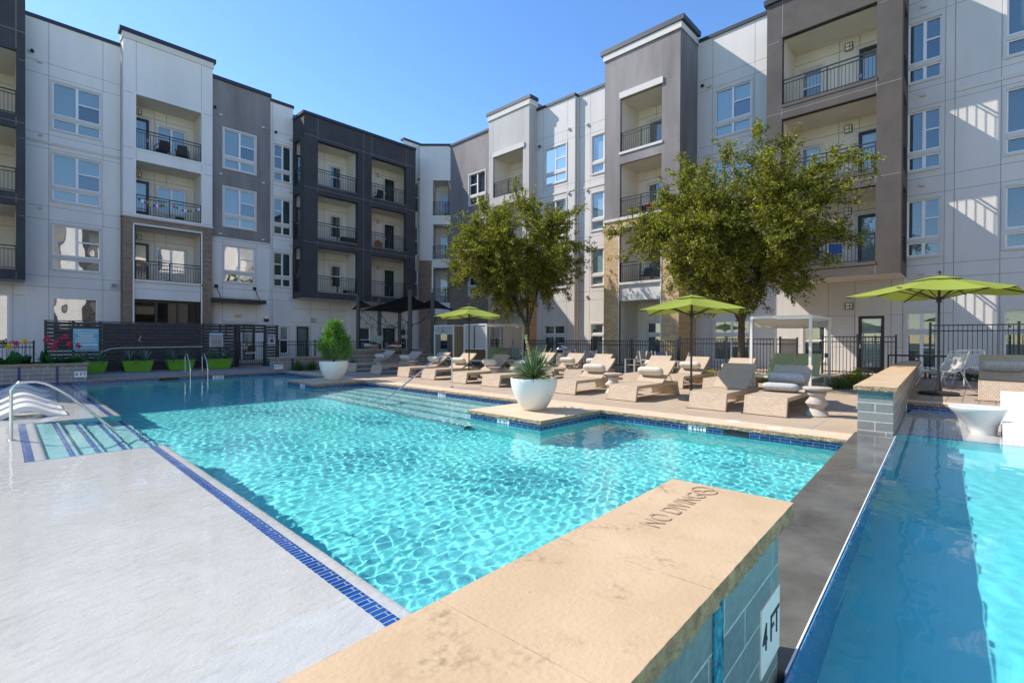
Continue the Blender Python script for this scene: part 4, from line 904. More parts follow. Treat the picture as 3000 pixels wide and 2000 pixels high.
b = MB(); b.tube([(3.05, -.03, 1.5), (3.0, -.06, 1.42), (2.96, -.03, 1.3), (3.04, -.05, 1.27)], .009, 6); b.build('loose_cable', ['paint'], t)
t = thing('slat_gateway', 'charcoal slat panels framing the black gate left of the grey wall', 'gateway', (8.02, 26.6, 0))
for x0, x1, z0 in ((0, 1.34, 1.70), (1.42, 2.0, 0)):
    b = MB(); z = z0 + .02
    while z < 2.02: b.box(x0, x1, -.012, .012, z, z + .11); z += .148
    b.build('slat_panel', ['fence'], t)
for x in (.03, 1.38, 1.97): b = MB(); b.box(x - .05, x + .05, .0125, .11, 0, 2.085); b.build('post', ['fence'], t)
b = MB(); b.box(-.02, 2.04, -.03, .12, 2.086, 2.12); b.build('cap_rail', ['fence'], t)
gt = iron_fence('black iron pool gate with pale push bar under the slat header', [(8.12, 26.55), (9.3, 26.55)], .02, 1.22, bay=1.2, name='pool_gate', cat='gate')
q = MB(); q.box(.28, 1.0, -.09, -.03, .64, .71); q.build('push_bar', ['brush'], gt); q = MB(); q.box(.42, .78, -.035, -.02, .76, 1.05); q.build('kick_plate', ['black'], gt)
# signs
def sign(label, x0, x1, y, z0, z1, mat, lines, bars=(), head=None, name='sign', grp=None):
    t = thing(name, label, 'sign', ((x0 + x1) / 2, y, (z0 + z1) / 2)); w, h = x1 - x0, z1 - z0
    b = MB(); b.box(-w / 2, w / 2, -.01, .01, -h / 2, h / 2); b.build('board', [mat], t)
    if head: q = MB(); q.box(-w / 2, w / 2, -.013, -.0105, h / 2 - head * h, h / 2); q.build('header', ['signblue'], t)
    if bars:
        q = MB()
        for (bz, bw, bh) in bars: q.box(-bw * w / 2, bw * w / 2, -.012, -.0105, bz * h - bh * h / 2, bz * h + bh * h / 2)
        q.build('fine_print', ['paint' if mat != 'signgrey' else 'ink'], t)
    for s, z, size, m in lines: text('lettering', s, size, m, t, (0, -.0145, z * h), (R(90), 0, 0), .001)
    return t
sign('blue POOL POLICIES board on the slat screen above the green planters', 2.0, 2.8, 26.56, .92, 1.80, 'signblue', [('POOL POLICIES', .40, .105, 'paint'), ('IN CASE OF EMERGENCY CALL  911', -.42, .045, 'paint')],
     [(.30, .88, .022), (.22, .62, .022), (.165, .6, .02), (.11, .5, .02), (.05, .8, .02), (0, .7, .02), (-.06, .86, .02), (-.12, .8, .02), (-.22, .84, .03), (-.28, .88, .03)])
sign('grey WARNING no lifeguard sign on the slat screen beside the gate', 6.85, 7.44, 26.56, 1.01, 1.68, 'signgrey', [('WARNING', .42, .115, 'paint'), ('NO LIFEGUARD', .26, .082, 'ink'), ('ON DUTY', .12, .085, 'ink'), ('NO DIVING', -.42, .082, 'ink')], [(-.02, .8, .035), (-.11, .84, .03), (-.19, .7, .03), (-.27, .8, .03)], .17)
s3 = sign('small grey EMERGENCY PHONE sign on the slat panel right of the gate', 9.51, 9.88, 26.56, 1.10, 1.62, 'signgrey', [('EMERGENCY\nPHONE', .26, .062, 'ink')], [(.43, .3, .03)])
q = MB(); q.box(-.07, .07, -.013, -.0105, -.13, .02); q.poly([(-.04, -.013, -.17), (.04, -.013, -.17), (0, -.013, -.21)]); q.build('phone_symbol', ['ink'], s3)
sg = sign('grey plaque on the wall behind the pool gate', 8.72, 9.06, 30.78, 1.12, 1.55, 'signgrey', [('EMERGENCY\nPHONE', .18, .052, 'ink')])
ex = sign('illuminated red EXIT sign above the awning door', 9.27, 9.58, 30.86, 2.56, 2.82, 'exit', [('EXIT', 0, .19, 'red')])
t = thing('alarm_strobe', 'red fire alarm strobe on the wall left of the black door', 'fire alarm', (18.72, 30.95, 1.85)); b = MB(); b.box(-.08, .08, -.05, .04, -.1, .1); b.build('body', ['red'], t); b = MB(); b.box(-.05, .05, -.062, -.051, -.07, -.01); b.build('strobe', ['paint'], t)
t = thing('alarm_strobe', 'white and black alarm light on the wall above the gateway', 'fire alarm', (10.95, 30.85, 2.6)); b = MB(); b.box(-.12, .12, -.06, .04, 0, .2); b.build('strobe', ['lampg'], t); b = MB(); b.box(-.12, .12, -.062, .04, -.17, -.002); b.build('body', ['ink'], t)

# ------------------------------------------------------------------ cushions, loungers, tables, parasols
def cushion(name, w, h, t, mat, parent=None, e=.36, n=24):
    v = []; f = []; m = n // 2; sp = lambda x, p: math.copysign(abs(x) ** p, x)
    for i in range(m + 1):
        ph_ = -math.pi / 2 + math.pi * i / m
        for j in range(n):
            a = 2 * math.pi * j / n; cx = sp(math.cos(ph_), .8)
            v.append((t / 2 * cx * sp(math.cos(a), .9), w / 2 * sp(math.sin(ph_), e), h / 2 * cx * sp(math.sin(a), .9)))
    for i in range(m):
        for j in range(n): f.append((i * n + j, i * n + (j + 1) % n, (i + 1) * n + (j + 1) % n, (i + 1) * n + j))
    return link_mesh(name, v, f, mat, None, parent, 60)
def lounger(name, label, hw=.385):
    t = thing(name, label, 'sun lounger')
    b = MB()
    b.hexa([(0, -hw, .012), (.055, -hw, .012), (.055, hw, .012), (0, hw, .012), (.075, -hw, .365), (.135, -hw, .29), (.135, hw, .29), (.075, hw, .365)]); b.build('foot_panel', ['wicker'], t, bevel=.008)
    b = MB(); b.hexa([(2.20, -hw, .012), (2.25, -hw, .012), (2.25, hw, .012), (2.20, hw, .012), (2.06, -hw, .29), (2.13, -hw, .365), (2.13, hw, .365), (2.06, hw, .29)]); b.build('rear_panel', ['wicker'], t, bevel=.008)
    b = MB()
    for s in (-1, 1): b.box(.078, 2.125, s * hw - (.03 if s > 0 else 0), s * hw + (.03 if s < 0 else 0), .289, .3665)
    b.build('side_rail', ['wicker'], t)
    b = MB(); b.box(.08, 1.33, -hw + .031, hw - .031, .31, .362); b.build('seat', ['sling'], t)
    b = MB(); P = [(1.30, .372), (1.62, .585), (1.86, .755), (2.02, .90)]
    for (xa, za), (xb, zb) in zip(P, P[1:]):
        b.hexa([(xa, -hw + .01, za), (xa + .03, -hw + .01, za - .04), (xa + .03, hw - .01, za - .04), (xa, hw - .01, za), (xb, -hw + .01, zb), (xb + .03, -hw + .01, zb - .04), (xb + .03, hw - .01, zb - .04), (xb, hw - .01, zb)])
    b.build('backrest', ['sling'], t)
    b = MB()
    for s in (-1, 1): b.tube([(1.72, s * (hw - .06), .60), (1.98, s * (hw - .06), .33)], .011, 6)
    b.tube([(1.98, -hw + .06, .33), (1.98, hw - .06, .33)], .011, 6); b.build('back_strut', ['taupemetal'], t)
    for x in (.03, 2.22):
        b = MB()
        for s in (-1, 1): b.box(x - .03, x + .03, s * hw - .05, s * hw + .05, 0, .0115)
        b.build('glide', ['black'], t)
    return t
L_ = [(10.13, 2.98, 'wicker sun lounger nearest the pillar, two grey cushions in the parasol shade'), (10.10, 4.08, 'wicker sun lounger without cushion, back shaded by the parasol'), (10.17, 6.14, 'sunlit wicker sun lounger with cream bolster between the near parasol and a side table'),
      (10.30, 7.98, 'wicker sun lounger right behind the yucca urn with cream bolster'), (10.25, 10.74, 'wicker sun lounger left of the yucca, backrest and cushion in tree shade'), (10.30, 12.30, 'wicker sun lounger right of the middle parasol pole with cream bolster'),
      (10.45, 14.16, 'wicker sun lounger in front of the bent handrail post'), (10.47, 15.75, 'wicker sun lounger third from the far end of the poolside row'), (10.46, 17.70, 'wicker sun lounger second from the far end of the poolside row'), (10.50, 19.78, 'wicker sun lounger farthest along the poolside row, backrest in shade'),
      (13.80, 5.33, 'wicker sun lounger in the second row beside the golden shrub'), (13.92, 6.72, 'wicker sun lounger in the second row right behind the near parasol pole'), (13.88, 7.95, 'wicker sun lounger in the second row in front of the grey slat chairs'),
      (13.85, 10.35, 'wicker sun lounger in the second row in front of the brown backed chair'), (13.9, 11.62, 'wicker sun lounger in the second row beside a round side table'), (13.9, 13.1, 'wicker sun lounger in the second row behind the yucca leaves'),
      (13.62, -.37, 'wicker sun lounger on the raised patio at the right edge with grey cushion')]
proto = lounger('sun_lounger', L_[0][2]); proto['group'] = 'wicker sun loungers'
tilt = [0, 1, -1, 1.5, 0, -1, 1, 0, -1, 1, -2, 0, 2, -1, 1, 0, 0]
cp = cushion('cushion', .70, .26, .17, 'pillow'); tag(cp, '', 'cushion', 'lounger cushions'); cg = cushion('cushion', .72, .27, .17, 'pillowp'); tag(cg, '', 'cushion', 'lounger cushions'); used = set()
def put_cushion(src, loc, rz, ry, label):
    o = src if src.name not in used else src.copy()
    if src.name in used: COL.objects.link(o)
    used.add(src.name); o.location = loc; o.rotation_euler = (0, ry, rz); o['label'] = label
for i, (x, y, l) in enumerate(L_):
    z = ZP if i == 16 else 0; rz = R(tilt[i] * .8)
    if i: o = dup(proto, (x, y, z), rz, l)
    else: proto.location = (x, y, z); proto.rotation_euler.z = rz
    if i in (1, 10 + 6): pass
    if i == 0:
        put_cushion(cg, (x + 1.46, y, .64), rz, R(-36), 'upper grey patterned bolster on the lounger nearest the pillar'); put_cushion(cg, (x + 1.16, y + .03, .47), rz, R(-70), 'lower grey patterned bolster lying on the lounger seat nearest the pillar')
    elif i == 16: put_cushion(cg, (x + 1.50, y, z + .66), rz, R(-36), 'grey patterned bolster on the patio lounger at the right edge')
    elif i == 4: put_cushion(cg, (x + 1.48, y, .64), rz, R(-36), 'shaded patterned bolster on the lounger left of the yucca')
    elif i != 1: put_cushion(cp, (x + (1.44 if i < 10 else 1.4), y + .01 * (i % 3 - 1), .635), rz + R((i * 37 % 7) - 3), R(-38), 'cream bolster on the ' + l.replace('wicker sun ', '').replace(' with cream bolster', '')[:70])
proto_t = None
def side_table(loc, label, rz=0):
    global proto_t
    if proto_t is None:
        t = thing('side_table', label, 'side table', loc, rz, 'cast stone side tables'); b = MB(); b.lathe([(.20, 0), (.21, .02), (.12, .14), (.19, .235), (.19, .26), (.12, .36), (.155, .42), (.155, .44), (.115, .48)], 28, off=[(.0, 0), (0, 0), (.02, .01), (.02, .01), (.02, .01), (-.01, 0), (-.02, 0), (-.02, 0), (0, 0)]); b.build('stem', ['cast'], t, smooth=30)
        b = MB(); b.lathe([(.17, .478), (.235, .505), (.245, .52), (.245, .545), (.23, .552)], 32); b.build('table_top', ['cast'], t, smooth=40); proto_t = t; return t
    return dup(proto_t, loc, rz, label)
side_table((10.85, 2.25, 0), 'twisted grey stone side table beside the tiled pillar'); side_table((11.35, 7.10, 0), 'twisted grey stone side table just right of the yucca lounger', 1.2); side_table((11.15, 11.48, 0), 'round stone side table beside the shaded cushion left of the yucca', 2.5)
side_table((14.6, 11.0, 0), 'round stone side table between two second row loungers above the yucca', .6); side_table((11.3, 18.75, 0), 'round stone side table between the two farthest loungers', 3); side_table((11.6, 16.75, 0), 'round stone side table left of the bent handrail', 4)

def parasol(loc, label, side, rz, zt, ze, base='round', zb=0):
    t = thing('parasol', label, 'parasol', loc, rz, 'lime green parasols'); h = zt - .03; e = ze; s = side / 2
    b = MB(); b.tube([(0, 0, .04), (0, 0, h)], .024, 12); b.build('pole', ['black'], t, smooth=40)
    b = MB(); b.lathe([(.30, 0), (.30, .035), (.27, .06), (.06, .075), (.04, .16), (.032, .3)] if base == 'round' else [(.36, 0), (.36, .05), (.33, .07), (.06, .09), (.04, .2), (.035, .42)], 28); b.build('base', ['black'], t, smooth=30)
    rim = []; ctr = [(s, s), (0, s), (-s, s), (-s, 0), (-s, -s), (0, -s), (s, -s), (s, 0)]
    def surf(i, u, r):   # sector i between rib i and i+1
        (xa, ya), (xb, yb) = ctr[i], ctr[(i + 1) % 8]; za = e if i % 2 == 0 else e + .10; zb_ = e if (i + 1) % 2 == 0 else e + .10
        x, y = xa + (xb - xa) * u, ya + (yb - ya) * u; z = za + (zb_ - za) * u
        sag = .045 * math.sin(math.pi * u) * r ** 1.5; inn = 1 - .035 * math.sin(math.pi * u) * r
        return (x * r * inn, y * r * inn, h - .02 + (z - h + .02) * (r ** 1.08) - sag)
    def cloth(r0, r1, dz, mb, nr=7, nu=6):
        for i in range(8):
            for a in range(nr):
                for c in range(nu):
                    ra, rb = r0 + (r1 - r0) * a / nr, r0 + (r1 - r0) * (a + 1) / nr
                    q = [surf(i, c / nu, ra), surf(i, c / nu, rb), surf(i, (c + 1) / nu, rb), surf(i, (c + 1) / nu, ra)]; mb.poly([(x, y, z + dz) for x, y, z in q])
    def weld(o):
        import bmesh
        bm = bmesh.new(); bm.from_mesh(o.data); bmesh.ops.remove_doubles(bm, verts=bm.verts, dist=.0008); bm.to_mesh(o.data); bm.free(); o.data.polygons.foreach_set('use_smooth', [True] * len(o.data.polygons)); o.data.set_sharp_from_angle(angle=R(14))
    b = MB(); cloth(.20, 1, 0, b); can = b.build('canopy', ['umb'], t); weld(can)
    b = MB(); cloth(.0, .30, .035, b, 3, 4); v = b.build('vent', ['umb'], can); weld(v)
    b = MB()
    for i in range(8): x, y = ctr[i]; z = e + (.10 if i % 2 else 0); b.bar((0, 0, h - .06), (x * .985, y * .985, z - .03), .016, .022)
    b.build('rib', ['black'], t)
    b = MB()
    for i in range(8): x, y = ctr[i]; z = e + (.10 if i % 2 else 0); b.bar((0, 0, e - .10), (x * .5, y * .5, (h - .06 + z) / 2 - .04), .014, .018)
    b.build('strut', ['black'], t)
    b = MB(); b.tube([(0, 0, e - .16), (0, 0, e - .03)], .048, 12); b.tube([(.045, 0, .95), (.11, 0, .95)], .012, 6); b.build('runner', ['black'], t)
    b = MB(); b.lathe([(.02, h - .03), (.03, h + .03), (.018, h + .05), (.035, h + .075), (.035, h + .1), (.01, h + .125)], 12); b.build('finial', ['bronze'], t, smooth=40)
    return t
parasol((11.5, 13.12, 0), 'lime green parasol in the middle of the far loungers', 2.2, R(43.75), 2.62, 2.20)
parasol((11.5, 5.02, 0), 'lime green parasol over the two nearest poolside loungers', 2.2, R(22.75), 2.55, 2.13)
u3 = parasol((14.5, .66, ZP), 'lime green parasol on the brown paver patio at the right', 2.55, R(-19.85), 2.68, 2.22, 'oval')
b = MB(); b.tube([(-1.0, .35, 2.38), (-.8, .28, 2.36), (-.6, .3, 2.40), (-.45, .55, 2.46)], .012, 5); b.build('tie_cord', ['ink'], u3)

# white bowls with plants
def urn(loc, label):
    t = thing('urn_planter', label, 'planter', loc, 0, 'white bowl planters'); pr = [(.20, 0), (.225, .012)]
    for k in range(1, 13): a = k / 12; pr.append((.225 + .255 * math.sin(a * math.pi / 2) ** .85, .012 + .628 * a))
    pr += [(.476, .652), (.455, .652), (.445, .60), (.44, .58)]
    b = MB(); b.lathe(pr, 56); b.build('bowl', ['bowl'], t, smooth=40); b = MB(); b.lathe([(.442, .575), (.3, .60), (.01, .61)], 32); b.build('soil', ['soil'], t); return t
urn((7.55, 6.60, .006), 'large white bowl planter on the stone platform holding the yucca'); urn((7.95, 16.15, .006), 'large white bowl planter on the far platform holding the conical shrub')
def blades(name, c, n, L0, L1, w, mat, parent, seed, lo=10, hi=85, droop=.3, edge=None, seg=6):
    g = random.Random(seed); v = []; f = []; mi = []
    for i in range(n):
        az = g.random() * 6.283; el = R(lo + (hi - lo) * g.random() ** 1.1); L = L0 + (L1 - L0) * g.random(); ww = w * (.75 + .5 * g.random()); dr = droop * (1.15 - math.sin(el)) * (.6 + .8 * g.random())
        d = Vector((math.cos(az), math.sin(az), 0)); s = Vector((-math.sin(az), math.cos(az), 0)); k0 = len(v); tw = g.uniform(-.5, .5)
        for k in range(seg + 1):
            t = k / seg; a = el - dr * t * t * 2.0; p = Vector(c) + d * (math.cos(el) * L * t + .03) + Vector((0, 0, math.sin(el) * L * t - dr * L * t * t * .8)); wd = ww * (math.sin(min(1, t * 2.2 + .25) * math.pi / 2)) * (1 - t ** 2.2) + .0015
            sv = (s * math.cos(tw) + Vector((0, 0, 1)) * math.sin(tw) * .4); nz = Vector((0, 0, 1)) * wd * .35
            for q in (p - sv * wd + nz, p - sv * wd * .72 + nz * .55, p, p + sv * wd * .72 + nz * .55, p + sv * wd + nz): v.append(tuple(q))
        for k in range(seg):
            for j in range(4): a = k0 + k * 5 + j; f.append((a, a + 1, a + 6, a + 5)); mi.append(1 if (edge and j in (0, 3)) else 0)
    return link_mesh(name, v, f, [mat] + ([edge] if edge else []), mi, parent, None, uv=False)
y_ = thing('yucca', 'variegated yucca with cream edged blades and a flower stalk in the white bowl', 'plant', (7.55, 6.60, .60))
blades('blades', (0, 0, .05), 150, .46, .80, .027, 'yucca', y_, 3, 4, 84, .18, 'yuccae')
b = MB(); b.tube([(-.02, .03, .2), (-.05, .08, .6), (-.10, .14, .86)], [.018, .016, .012], 7); fs = b.build('flower_stalk', ['yuccae'], y_)
g = np.random.default_rng(5); tt = g.random(160); leaves('bud', np.stack([-.05 - .05 * tt + g.normal(0, .012, 160), .08 + .06 * tt + g.normal(0, .012, 160), .52 + .42 * tt], 1), .05, 'yuccae', fs, 3, .4, droop=-.8)
cy = thing('conifer_shrub', 'bright green conical conifer shrub in the far white bowl', 'shrub', (7.95, 16.15, .60))
b = MB(); b.tube([(0, 0, 0), (.02, 0, .3), (0, .01, 1.0)], [.035, .03, .01], 7); b.build('trunk', ['bark'], cy)
g = np.random.default_rng(11); cc = []; dd = []
for i in range(105):
    zf = ((i + .5) / 105) ** .85; az = i * 2.39996 + g.normal(0, .25); zz = .14 + 1.12 * zf; rr = .50 * math.sin(min(1, (zf + .16) * 1.9) * math.pi / 2) * (1 - zf) ** .85 * (.75 + .5 * g.random()) + .02; lean = np.array([.05, -.05, 0]) * (1 - zf); o = np.array([math.cos(az), math.sin(az), 0])
    base = o * rr + lean + np.array([0, 0, zz]); D = o * (.95 - .55 * zf) + np.array([0, 0, .45 + .7 * zf]); D /= np.linalg.norm(D); cl_ = .20 + .16 * g.random()
    for s_ in range(9):
        d = D + g.normal(0, .42, 3); d /= np.linalg.norm(d); L = cl_ * (.7 + .6 * g.random())
        for k in range(19): t = g.random() ** .8; cc.append(base + d * L * t + g.normal(0, .008 + .022 * (1 - t), 3)); dd.append(d * 1.8)
for i in range(3000):
    zf = g.random(); az = g.random() * 6.283; rr = .45 * (1 - zf) ** .8 * g.random() ** .4; cc.append(np.array([math.cos(az) * rr, math.sin(az) * rr, .1 + 1.2 * zf])); dd.append(np.array([0, 0, 1.]))
leaves('foliage', cc, .06, 'cyp', cy, 12, .24, np.array(dd))
pg = None
for i, (x, l) in enumerate(((2.45, 'lime green trapezoid planter partly behind the canna wall'), (3.97, 'lime green trapezoid planter under the middle of the slat screen'), (5.50, 'lime green trapezoid planter behind the pool ladder'), (7.02, 'lime green trapezoid planter under the warning sign'))):
    if pg is None:
        pg = thing('trough_planter', l, 'planter', (x, 25.75, .01), 0, 'lime green planters'); b = MB(); w0, w1, h0, h1 = .40, .53, .20, .26
        n = 7; ring = []
        for k in range(n):
            t = k / (n - 1); w = w0 + (w1 - w0) * t ** .7; h = h0 + (h1 - h0) * t; z = .46 * t; ring.append([(-w, -h, z), (w, -h, z), (w, h, z), (-w, h, z)])
        for a, c in zip(ring, ring[1:]):
            for j in range(4): b.poly([a[j], a[(j + 1) % 4], c[(j + 1) % 4], c[j]])
        b.poly([(-w1 + .03, -h1 + .03, .44), (w1 - .03, -h1 + .03, .44), (w1 - .03, h1 - .03, .44), (-w1 + .03, h1 - .03, .44)], 1)
        for s in ((-w1, w1, -h1, -h1 + .03), (-w1, w1, h1 - .03, h1), (-w1, -w1 + .03, -h1 + .03, h1 - .03), (w1 - .03, w1, -h1 + .03, h1 - .03)): b.box(*s, .44, .462)
        b.build('trough', ['green', 'soil'], pg)
    else: dup(pg, (x, 25.75, .01), R(i - 2), l)
ag = None; wh = ('partly hidden canna-side', 'middle', 'ladder-side', 'warning sign')
for i, x in enumerate((2.45, 3.97, 5.50, 7.02)):
    for j, s in enumerate((-1, 1)):
        l = f"spiky dark agave on the {'left' if s < 0 else 'right'} of the {wh[i]} green planter"
        if ag is None: ag = thing('agave', l, 'plant', (x + s * .27, 25.75, .44), 0, 'agaves in the green planters'); blades('blades', (0, 0, 0), 54, .42, .66, .025, 'agave', ag, 21, 5, 80, .35)
        else: dup(ag, (x + s * .27, 25.75 + .03 * s, .44), i * 1.7 + j, l)

# ------------------------------------------------------------------ pool rails, ladders, in-pool furniture
def rail(name, label, loc, pts, r=.022, flange=(0,), rz=0, cat='handrail', grp=None):
    t = thing(name, label, cat, loc, rz, grp); P = [Vector(p) for p in pts]; out = []
    for i, p in enumerate(P):   # round the corners
        if 0 < i < len(P) - 1:
            a, c = P[i - 1], P[i + 1]; rr = min(.22, (a - p).length * .45, (c - p).length * .45); s, e = p + (a - p).normalized() * rr, p + (c - p).normalized() * rr
            for k in range(7): q = k / 6; out.append(s * (1 - q) ** 2 + p * 2 * q * (1 - q) + e * q * q)
        else: out.append(p)
    b = MB(); b.tube(out, r, 12); b.build('tube', ['steel'], t, smooth=50, caustic=True)
    for i in flange: b = MB(); b.lathe([(.05, 0), (.055, .012), (.03, .022)], 16, P[i]); b.build('flange', ['steel'], t, smooth=40, caustic=True)
    return t
rail('pool_handrail', 'polished steel handrail rising from the white sun shelf at the left', (.10, 10.88, SH + .002), [(0, 0, 0), (0, 0, .93), (.34, -.01, .95), (.62, -.02, .74), (1.42, -.05, -.14), (1.62, -.06, -.16), (1.62, -.06, -.72)])
rail('pool_handrail', 'steel handrail sloping from the deck into the wide entry steps', (9.28, 11.36, .008), [(0, 0, 0), (0, 0, .94), (-.42, 0, .96), (-2.2, -.0, -.16), (-2.55, -.0, -.22), (-2.62, 0, -.75)])
for x, l in ((5.03, 'left bent steel grab rail of the ladder at the far pool edge'), (5.62, 'right bent steel grab rail of the ladder at the far pool edge')):
    rail('grab_rail', l, (x, 22.75, .01), [(0, 0, 0), (0, 0, .78), (0, -.25, .80), (0, -.78, .36), (0, -.78, -.4)], .021, cat='grab rail', grp='pool ladder rails')
pc = None
for y, l in ((13.95, 'white in-pool chaise nearest the steel handrail on the sun shelf'), (15.15, 'second white in-pool chaise on the sun shelf'), (16.75, 'third white in-pool chaise on the sun shelf at the shade line'), (18.6, 'white in-pool chaise in full shade on the sun shelf'), (20.1, 'white in-pool chaise in shade nearest the canna wall')):
    if pc is None:
        pc = thing('pool_chaise', l, 'pool chaise', (.95, y, SH + .002), 0, 'white in-pool chaises'); top = []
        for k in range(45):
            x = -1.85 * k / 44; z = .235 * math.exp(-((x + .62) / .36) ** 2) * 1.0 + (.04 if x > -.1 else .05) + .62 * max(0, (-x - 1.05) / .8) ** 1.15; top.append((x, z))
        b = MB(); hw = .36
        for (xa, za), (xb, zb) in zip(top, top[1:]):
            for s in (-1, 1): b.poly([(xa, s * hw, za), (xb, s * hw, zb), (xb, s * hw, max(0, zb - .10)), (xa, s * hw, max(0, za - .10))])
            b.poly([(xa, -hw, za), (xb, -hw, zb), (xb, hw, zb), (xa, hw, za)]); b.poly([(xa, -hw, max(0, za - .10)), (xb, -hw, max(0, zb - .10)), (xb, hw, max(0, zb - .10)), (xa, hw, max(0, za - .10))])
        b.poly([(0, -hw, 0), (0, hw, 0), (0, hw, top[0][1]), (0, -hw, top[0][1])]); b.build('shell', ['plastic'], pc, caustic=True)
    else: dup(pc, (.95 + (y * 7 % 1) * .06, y, SH + .002), R((y * 13 % 3) - 1.5), l)
t = thing('pool_table', 'white hourglass table standing in the shallow spa shelf', 'pool table', (9.95, .02, .022)); b = MB()
b.lathe([(.15, 0), (.155, .02), (.14, .07), (.18, .2), (.29, .38), (.32, .43), (.325, .455), (.31, .465), (.27, .458)], 44, off=[(.07, -.08), (.07, -.08), (.065, -.075), (.045, -.05), (.01, -.01), (0, 0), (0, 0), (0, 0), (0, 0)]); b.build('body', ['plastic'], t, smooth=50, caustic=True)
t = thing('pool_chair', 'white moulded in-pool lounge chair at the right edge of the spa shelf', 'pool chair', (10.6, -.62, .022)); b = MB(); hw = .38
pr = [(.12, .66), (.0, .38), (-.14, .20), (-.30, .16), (-.55, .22), (-.78, .30), (-.95, .27), (-1.08, .14), (-1.14, .0)]; pr2 = [(.17, .65), (.07, .36), (-.05, .02), (-.30, .02), (-.5, .14), (-.74, .20), (-.88, .17), (-.98, .08), (-1.02, .0)]
for (a, c, p, q) in zip(pr, pr[1:], pr2, pr2[1:]):
    b.poly([(a[0], -hw, a[1]), (a[0], hw, a[1]), (c[0], hw, c[1]), (c[0], -hw, c[1])]); b.poly([(p[0], -hw, p[1]), (p[0], hw, p[1]), (q[0], hw, q[1]), (q[0], -hw, q[1])])
    for s in (-1, 1): b.poly([(a[0], s * hw, a[1]), (c[0], s * hw, c[1]), (q[0], s * hw, q[1]), (p[0], s * hw, p[1])])
b.poly([(.12, -hw, .66), (.12, hw, .66), (.17, hw, .65), (.17, -hw, .65)]); b.build('shell', ['plastic'], t, caustic=True)

# ------------------------------------------------------------------ cabanas
def cabana(loc, label, w=1.55, dp=2.4, h=2.15, front='none', sidepanel=False, roof='drape', short=''):
    t = thing('cabana', label, 'cabana', loc, 0, 'shade cabanas'); p = .065
    for x in (0, dp):
        for y in (0, w): b = MB(); b.box(x - p / 2, x + p / 2, y - p / 2, y + p / 2, 0, h - .0701); b.build('post', ['whitemetal'], t)
    b = MB(); z0, z1 = h - .07, h
    for x in (0, dp): b.box(x - p / 2, x + p / 2, -p / 2, w + p / 2, z0, z1)
    for y in (0, w): b.box(p / 2 + .0005, dp - p / 2 - .0005, y - p / 2, y + p / 2, z0 + .001, z1 - .001)
    b.build('top_frame', ['whitemetal'], t)
    b = MB(); n = 26; m = 6
    for i in range(n):
        for j in range(m):
            def P(a, c): x = p + (dp - 2 * p) * a; return (x, p / 2 + (w - p) * c, z0 - .02 - (.22 if roof == 'drape' else .03) * abs(math.sin(a * math.pi * (3 if roof == 'drape' else 1))) ** .7 - .02 * math.sin(math.pi * c))
            b.poly([P(i / n, j / m), P((i + 1) / n, j / m), P((i + 1) / n, (j + 1) / m), P(i / n, (j + 1) / m)])
    b.build('roof_fabric', ['shade' if roof != 'drape' else 'drapefab'], t)
    if front != 'none':
        zb = {'half': .96, 'short': 1.72}[front]; b = MB()
        ys = [p / 2, w * .52, w * .56, w - p / 2]
        for k in (0, 2): b.poly([(.0, ys[k] + .01, z0), (.0, ys[k + 1] - .01, z0), (-.02 + .04 * (k == 0), ys[k + 1] - .01 - .05 * (k == 2), zb), (-.02, ys[k] + .01, zb)])
        b.build('front_curtain', ['shade'], t); b = MB(); b.box(-.025, .005, p / 2, w - p / 2, zb - .03, zb); b.build('curtain_bar', ['whitemetal'], t)
    if sidepanel:
        for k, (xa, xb) in enumerate(((dp * .44, dp * .70), (dp * .74, dp * .98)) if sidepanel == 'half' else ((.06, dp * .95),)):
            b = MB(); b.poly([(xa, -.0, z0), (xb, -.0, z0), (xb, .02, 1.0 if sidepanel == 'half' else .3), (xa, .02, 1.0 if sidepanel == 'half' else .3)]); b.build('side_curtain', ['tanshade' if sidepanel != 'half' else 'shade'], t)
        if sidepanel != 'half': b = MB(); b.poly([(dp - .05, .08, 1.9), (dp - .05, w - .08, 1.9), (dp - .05, w - .08, .3), (dp - .05, .08, .3)]); b.build('back_curtain', ['tanshade'], t)
    ch = thing('cabana_chaise', 'pale green double sling chaise inside the ' + short, 'chaise', (loc[0] + .05, loc[1], loc[2]), 0, 'green sling chaises')
    for y0, y1 in ((.06, w / 2 - .02), (w / 2 + .02, w - .06)):
        b = MB(); b.hexa([(.1, y0, .355), (1.25, y0, .355), (1.25, y1, .355), (.1, y1, .355), (.1, y0, .37), (1.25, y0, .37), (1.25, y1, .37), (.1, y1, .37)]); b.build('seat', ['greensling'], ch)
        b = MB(); b.hexa([(1.25, y0, .37), (1.27, y0, .36), (1.27, y1, .36), (1.25, y1, .37), (1.72, y0 + .02, 1.03), (1.74, y0 + .02, 1.02), (1.74, y1 - .02, 1.02), (1.72, y1 - .02, 1.03)]); b.build('backrest', ['greensling'], ch)
    b = MB()
    for y in (.04, w / 2, w - .04): b.bar((.06, y, .355), (2.0, y, .355), .035, .05)
    for x in (.08, 1.98): b.bar((x, .02, .355), (x, w - .02, .355), .035, .05)
    b.build('frame', ['whitemetal'], ch)
    for x in (.1, 1.95):
        for y in (.05, w - .05): b = MB(); b.bar((x, y, 0), (x, y, .33), .04, .04); b.build('leg', ['whitemetal'], ch)
    return t
W['drapefab'] = FABRIC('ivory_drape', (.66, .60, .50), .38)
cabana((15.56, 3.40, .012), 'white framed cabana with draped fabric roof beside the right tree', short='cabana with the draped roof')
cabana((16.4, 17.42, .0), 'white framed cabana with half drawn front curtains under the left tree', 1.65, 2.6, 2.2, 'half', 'half', 'flat', 'half curtained cabana')
